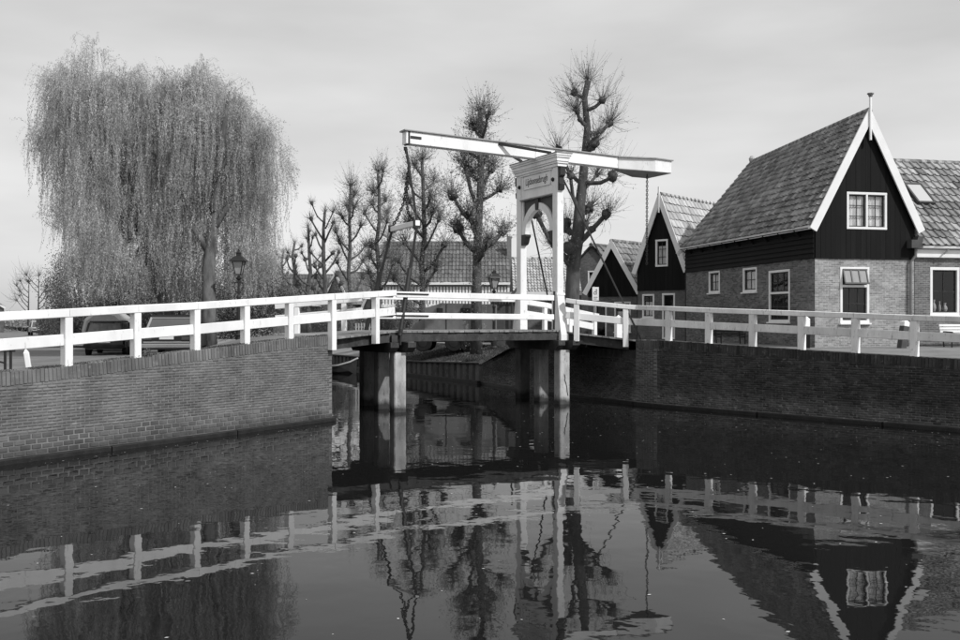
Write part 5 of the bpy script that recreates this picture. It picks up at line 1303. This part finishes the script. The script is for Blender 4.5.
limB = [([WP(218,255,-1.3),WP(203,232,-1.2),WP(190,210,-.6),WP(170,150,.3)],[.17,.12,.08,.03]),([WP(220,215,-1.2),WP(205,170,-1),WP(198,110,-.5),WP(193,75,0)],[.16,.12,.07,.03]),([WP(219,235,-1.1),WP(236,205,-.9),WP(252,165,-.3),WP(268,135,0)],[.15,.11,.07,.03]),([WP(222,185,-1.2),WP(238,150,-.6),WP(246,115,-.5)],[.12,.08,.03])]
willow('tall weeping willow with bare pale trunk behind the lamp', trunkB, [.36,.30,.26,.22,.17,.11,.04], limB,
       [dome(203,150,46,84,2.2,.5,4.2), dome(236,168,34,56,1.7,.3,2.6), dome(262,168,25,42,1.0,0,1.3), dome(240,135,22,26,1.1,.2,.7), dome(190,98,28,34,1.3,.2,1.2), dome(226,120,26,34,1.1,.3,1.0), dome(215,235,52,55,2.0,.9,3.0), dome(165,165,40,70,1.9,.8,2.6), dome(170,110,26,32,1.2,.4,.9), dome(218,268,58,38,1.8,.2,2.8)],
       2500, 5000, 12, low_right, (WP(219,352,-1.5).x, YW-1.5, 1.5), M['leaf_willow'])
def bush(label, c, rad_, n, m, lsize=.06, seed=0, group='shrubs along the left road', name='shrub', clump=12):
    r = np.random.default_rng(seed); t = thing(name, label, 'bush', (c[0],c[1],c[2]-rad_[2]*.6), group)
    stems = MB()
    for k in range(6):
        e = V(c)+V((r.uniform(-.6,.6)*rad_[0], r.uniform(-.6,.6)*rad_[1], r.uniform(.1,.8)*rad_[2])); stems.tube([V((c[0]+r.uniform(-.2,.2),c[1],c[2]-rad_[2]*.95)), V(c).lerp(e,.4), e], [.05,.035,.01], 5)
    obj('stems', stems, M['twig'], t)
    cl = unit(r.normal(size=(clump*6,3)))*r.uniform(.35,1.0,(clump*6,1))**.5*np.array(rad_)*np.array([1,1,1]); idx = r.integers(0,len(cl),n)
    pts = np.array(c)+cl[idx]+r.normal(size=(n,3))*np.array(rad_)*.16
    pts[:,2] = np.maximum(pts[:,2], c[2]-rad_[2])
    d = unit(r.normal(size=(n,3)))*lsize*r.uniform(.6,1.2,(n,1)); w = unit(np.cross(d, r.normal(size=(n,3))))*lsize*.5
    v, f = quads_from(pts, d, w, None); np_obj('leaves', v, f, m, t, kind='stuff'); return t
c = px(82,292,54); bush('loose leafy bush at the left foot of the willow', (c.x,54,c.z), (2.2,1.8,2.2), 30000, M['leaf_bush'], .05, 1)
c = px(140,297,55); bush('dense shrub under the left willow crown', (c.x,55,c.z), (3.2,1.6,2.4), 42000, M['leaf_bush'], .055, 2)
c = px(182,305,52); bush('dark undergrowth shrub between the two willows', (c.x,52,c.z), (2.4,1.6,2.2), 34000, M['leaf_bush'], .055, 3)
c = px(245,300,50); bush('undergrowth shrub right of the pale willow trunk', (c.x,50,c.z), (2.4,1.6,2.0), 34000, M['leaf_bush'], .055, 4)
c = px(51,326,60); bush('round clipped bush on the left verge', (c.x,60,c.z), (.85,.85,1.05), 7000, M['leaf_bush'], .05, 5, clump=40)
def far_wood(x0, x1, Y, ztop, n, seed, lsize=.16):
    r = np.random.default_rng(seed); xs = r.uniform(x0,x1,n); prof = ztop*(.55+.45*np.abs(np.sin(xs*.21+seed)*np.cos(xs*.083+1.3*seed)))
    z = 1.3+prof*r.uniform(0,1,n)**.75; p = np.stack([xs, Y+r.normal(size=n)*3, z],1)
    d = unit(r.normal(size=(n,3)))*lsize*r.uniform(.5,1.2,(n,1)); w = unit(np.cross(d, r.normal(size=(n,3))))*lsize*.5
    return quads_from(p, d, w, None)
v, f = far_wood(-100,-44,135,4.6,16000,3); o = np_obj('far_trees', v, f, M['leaf_far'], None, 'stuff'); props(o, 'low far line of trees beyond the left road', 'trees')
v, f = far_wood(-44,-8,150,7.5,16000,5); o = np_obj('far_trees', v, f, M['leaf_far'], None, 'stuff'); props(o, 'hazy far trees behind the small pollards', 'trees')
v, f = far_wood(-9,9,110,7.6,9000,8,.12); o = np_obj('far_trees', v, f, M['leaf_far'], None, 'stuff'); props(o, 'far trees above the long slatted house', 'trees')
# bare young trees on the left horizon
for i, (x, ty) in enumerate(((28,283),(38,276))):
    Y = 120; b = px(x, 330, Y); b.z = 1.4; tp = px(x+1, ty, Y)
    pollard(['thin bare young tree on the left horizon','taller bare young tree beside the left bush'][i], [b, b.lerp(tp,.5), tp], [.12,.09,.04], [(b.lerp(tp,f), b.lerp(tp,f)+V((random.choice((-1,1))*1.3,random.uniform(-.6,.6),1.5)), .05) for f in (.4,.5,.6,.7,.8)], ntw=22, tlen=1.8, group='bare young trees far left', rtw=.02)
c = px(407,305,60); bush('dark pointed shrub behind the lifting rods', (c.x,60,c.z), (.7,.7,1.5), 6000, M['leaf_bush'], .05, 6, clump=30)
c = px(388,322,62); bush('low dark shrub under the yoke behind the rails', (c.x,62,c.z), (1.1,.8,.9), 6000, M['leaf_bush'], .05, 7, clump=30)
c = px(335,322,70); bush('low dark shrub among the far pollard trunks', (c.x,70,c.z), (1.8,1.0,1.2), 7000, M['leaf_bush'], .06, 8, clump=30)
t = thing('picket_fence', 'short pale picket fence beyond the left bridge rails', 'fence', (-7.6,60,1.3))
for i in range(9): obj('picket', MB().bar((-7.75+i*.17,60,1.35),(-7.75+i*.17,60,2.75), .09,.03,.006, up=(0,1,0)), M['canvas'], t)
for z in (1.7,2.5): obj('fence_rail', MB().bar((-7.85,60.05,z),(-6.3,60.05,z), .04,.08,.006), M['canvas'], t)
# grass on the far bank
n = 16000; s = rng.uniform(0,11,n); off = rng.uniform(.15,3.2,n)
a_ = np.array([.14,44.2]); d_ = np.array([dd.x,dd.y]); 
P2_ = a_+d_*s[:,None]+np.array([.87,.5])*off[:,None]
zc_ = np.maximum(.75,.96-.0255*s); z_ = np.interp(off, [0,1.0,2.6,6], [0,.25,.8,.75]); zz = np.where(off < 1, zc_+(1.7-zc_)*.25*off, np.where(off < 2.6, zc_+(1.7-zc_)*.25+(off-1)/1.6*((1.75-zc_)*.8-(1.7-zc_)*.25), zc_+(1.75-zc_)*.8))
h = rng.uniform(.04,.13,(n,1)); base = np.concatenate([P2_, zz[:,None]],1)
ln = rng.normal(size=(n,3))*.04; ln[:,2] = 0; wv = unit(np.cross(rng.normal(size=(n,3)), [0,0,1.0]))*.02
v = np.empty((n,3,3)); v[:,0] = base-wv; v[:,1] = base+wv; v[:,2] = base+ln+np.array([0,0,1])*h
o = np_obj('grass', v.reshape(-1,3), np.arange(n*3).reshape(n,3), M['grass'], None, 'stuff'); props(o, 'rough grass on the sloping far bank', 'grass')
# earth slope under it, 4 mm proud of the ground
mb = MB(); rows = []
for s in np.linspace(0,11,12):
    zc0 = max(.75,.96-.0255*s); r_ = []
    for of, bl, zl in ((0,0,1.6),(1.0,.25,1.7),(2.6,.8,1.75),(3.4,.795,1.77)):
        q = a_+d_*s+np.array([.87,.5])*of; r_.append((q[0],q[1],lerp(zc0,zl,bl)+.006))
    rows.append(r_)
mb.add([v_ for r_ in rows for v_ in r_], [(i*4+j,i*4+j+1,(i+1)*4+j+1,(i+1)*4+j) for i in range(11) for j in range(3)])
props(obj('earth_bank', mb, M['earth']), kind='structure')
# floating petals and leaf scraps
n = 460; X = rng.uniform(-9,14,n); Y_ = 8+23*rng.uniform(0,1,n)**.8; Y_ = np.minimum(Y_, np.where(X > 6, 31.5-(X-6)*1.09, np.where(X < -4.2, 26.5+(X+4.6)*1.55, 31))); ok = np.ones(n, bool)
c = np.stack([X, Y_, np.full(n,.004)],1); a = rng.uniform(0,6.28,n); ll = rng.uniform(.008,.030,(n,1)); d = np.stack([np.cos(a),np.sin(a),np.zeros(n)],1)*ll; w = np.stack([-np.sin(a),np.cos(a),np.zeros(n)],1)*ll*.6
v, f = quads_from(c, d, w, None); o = np_obj('petals', v, f, M['petal'], None, 'stuff'); props(o, 'pale petals drifting on the dark canal water', 'petals')
r = np.random.default_rng(21); n = 3600; cl = r.uniform(-.1,1.0,70); s_ = np.clip(cl[r.integers(0,70,n)]+r.normal(size=n)*.012,-.11,.995); side = r.uniform(-.30,.02,n)
cc = np.array([[*(wl(a)+V((.84,-.54,0))*b)[:2], wl_top(a)+.004] for a, b in zip(s_, side)])+np.stack([np.zeros(n),np.zeros(n),r.uniform(-.01,.03,n)],1)
d = unit(r.normal(size=(n,3))+[0,0,.4])*r.uniform(.008,.022,(n,1)); w = unit(np.cross(d, r.normal(size=(n,3))))*.009
v, f = quads_from(cc, d, w, None); o = np_obj('moss', v, f, M['grass'], None, 'stuff'); props(o, 'mossy crumbs along the top of the sunlit quay wall', 'moss')
# weeds at the foot of a railing post
for k, s in enumerate((.36,)):
    p = wl(s)+V((-.05,.03,0)); r = np.random.default_rng(4); n = 160
    cc = np.array([p.x,p.y,wl_top(s)+.05])+r.normal(size=(n,3))*np.array([.06,.06,.05]); d = unit(r.normal(size=(n,3))+[0,0,.6])*.035; w = unit(np.cross(d, r.normal(size=(n,3))))*.014
    v, f = quads_from(cc, d, w, None); o = np_obj('weed', v, f, M['leaf_bush'], None); props(o, 'small weed tuft at the foot of a left railing post', 'weed')
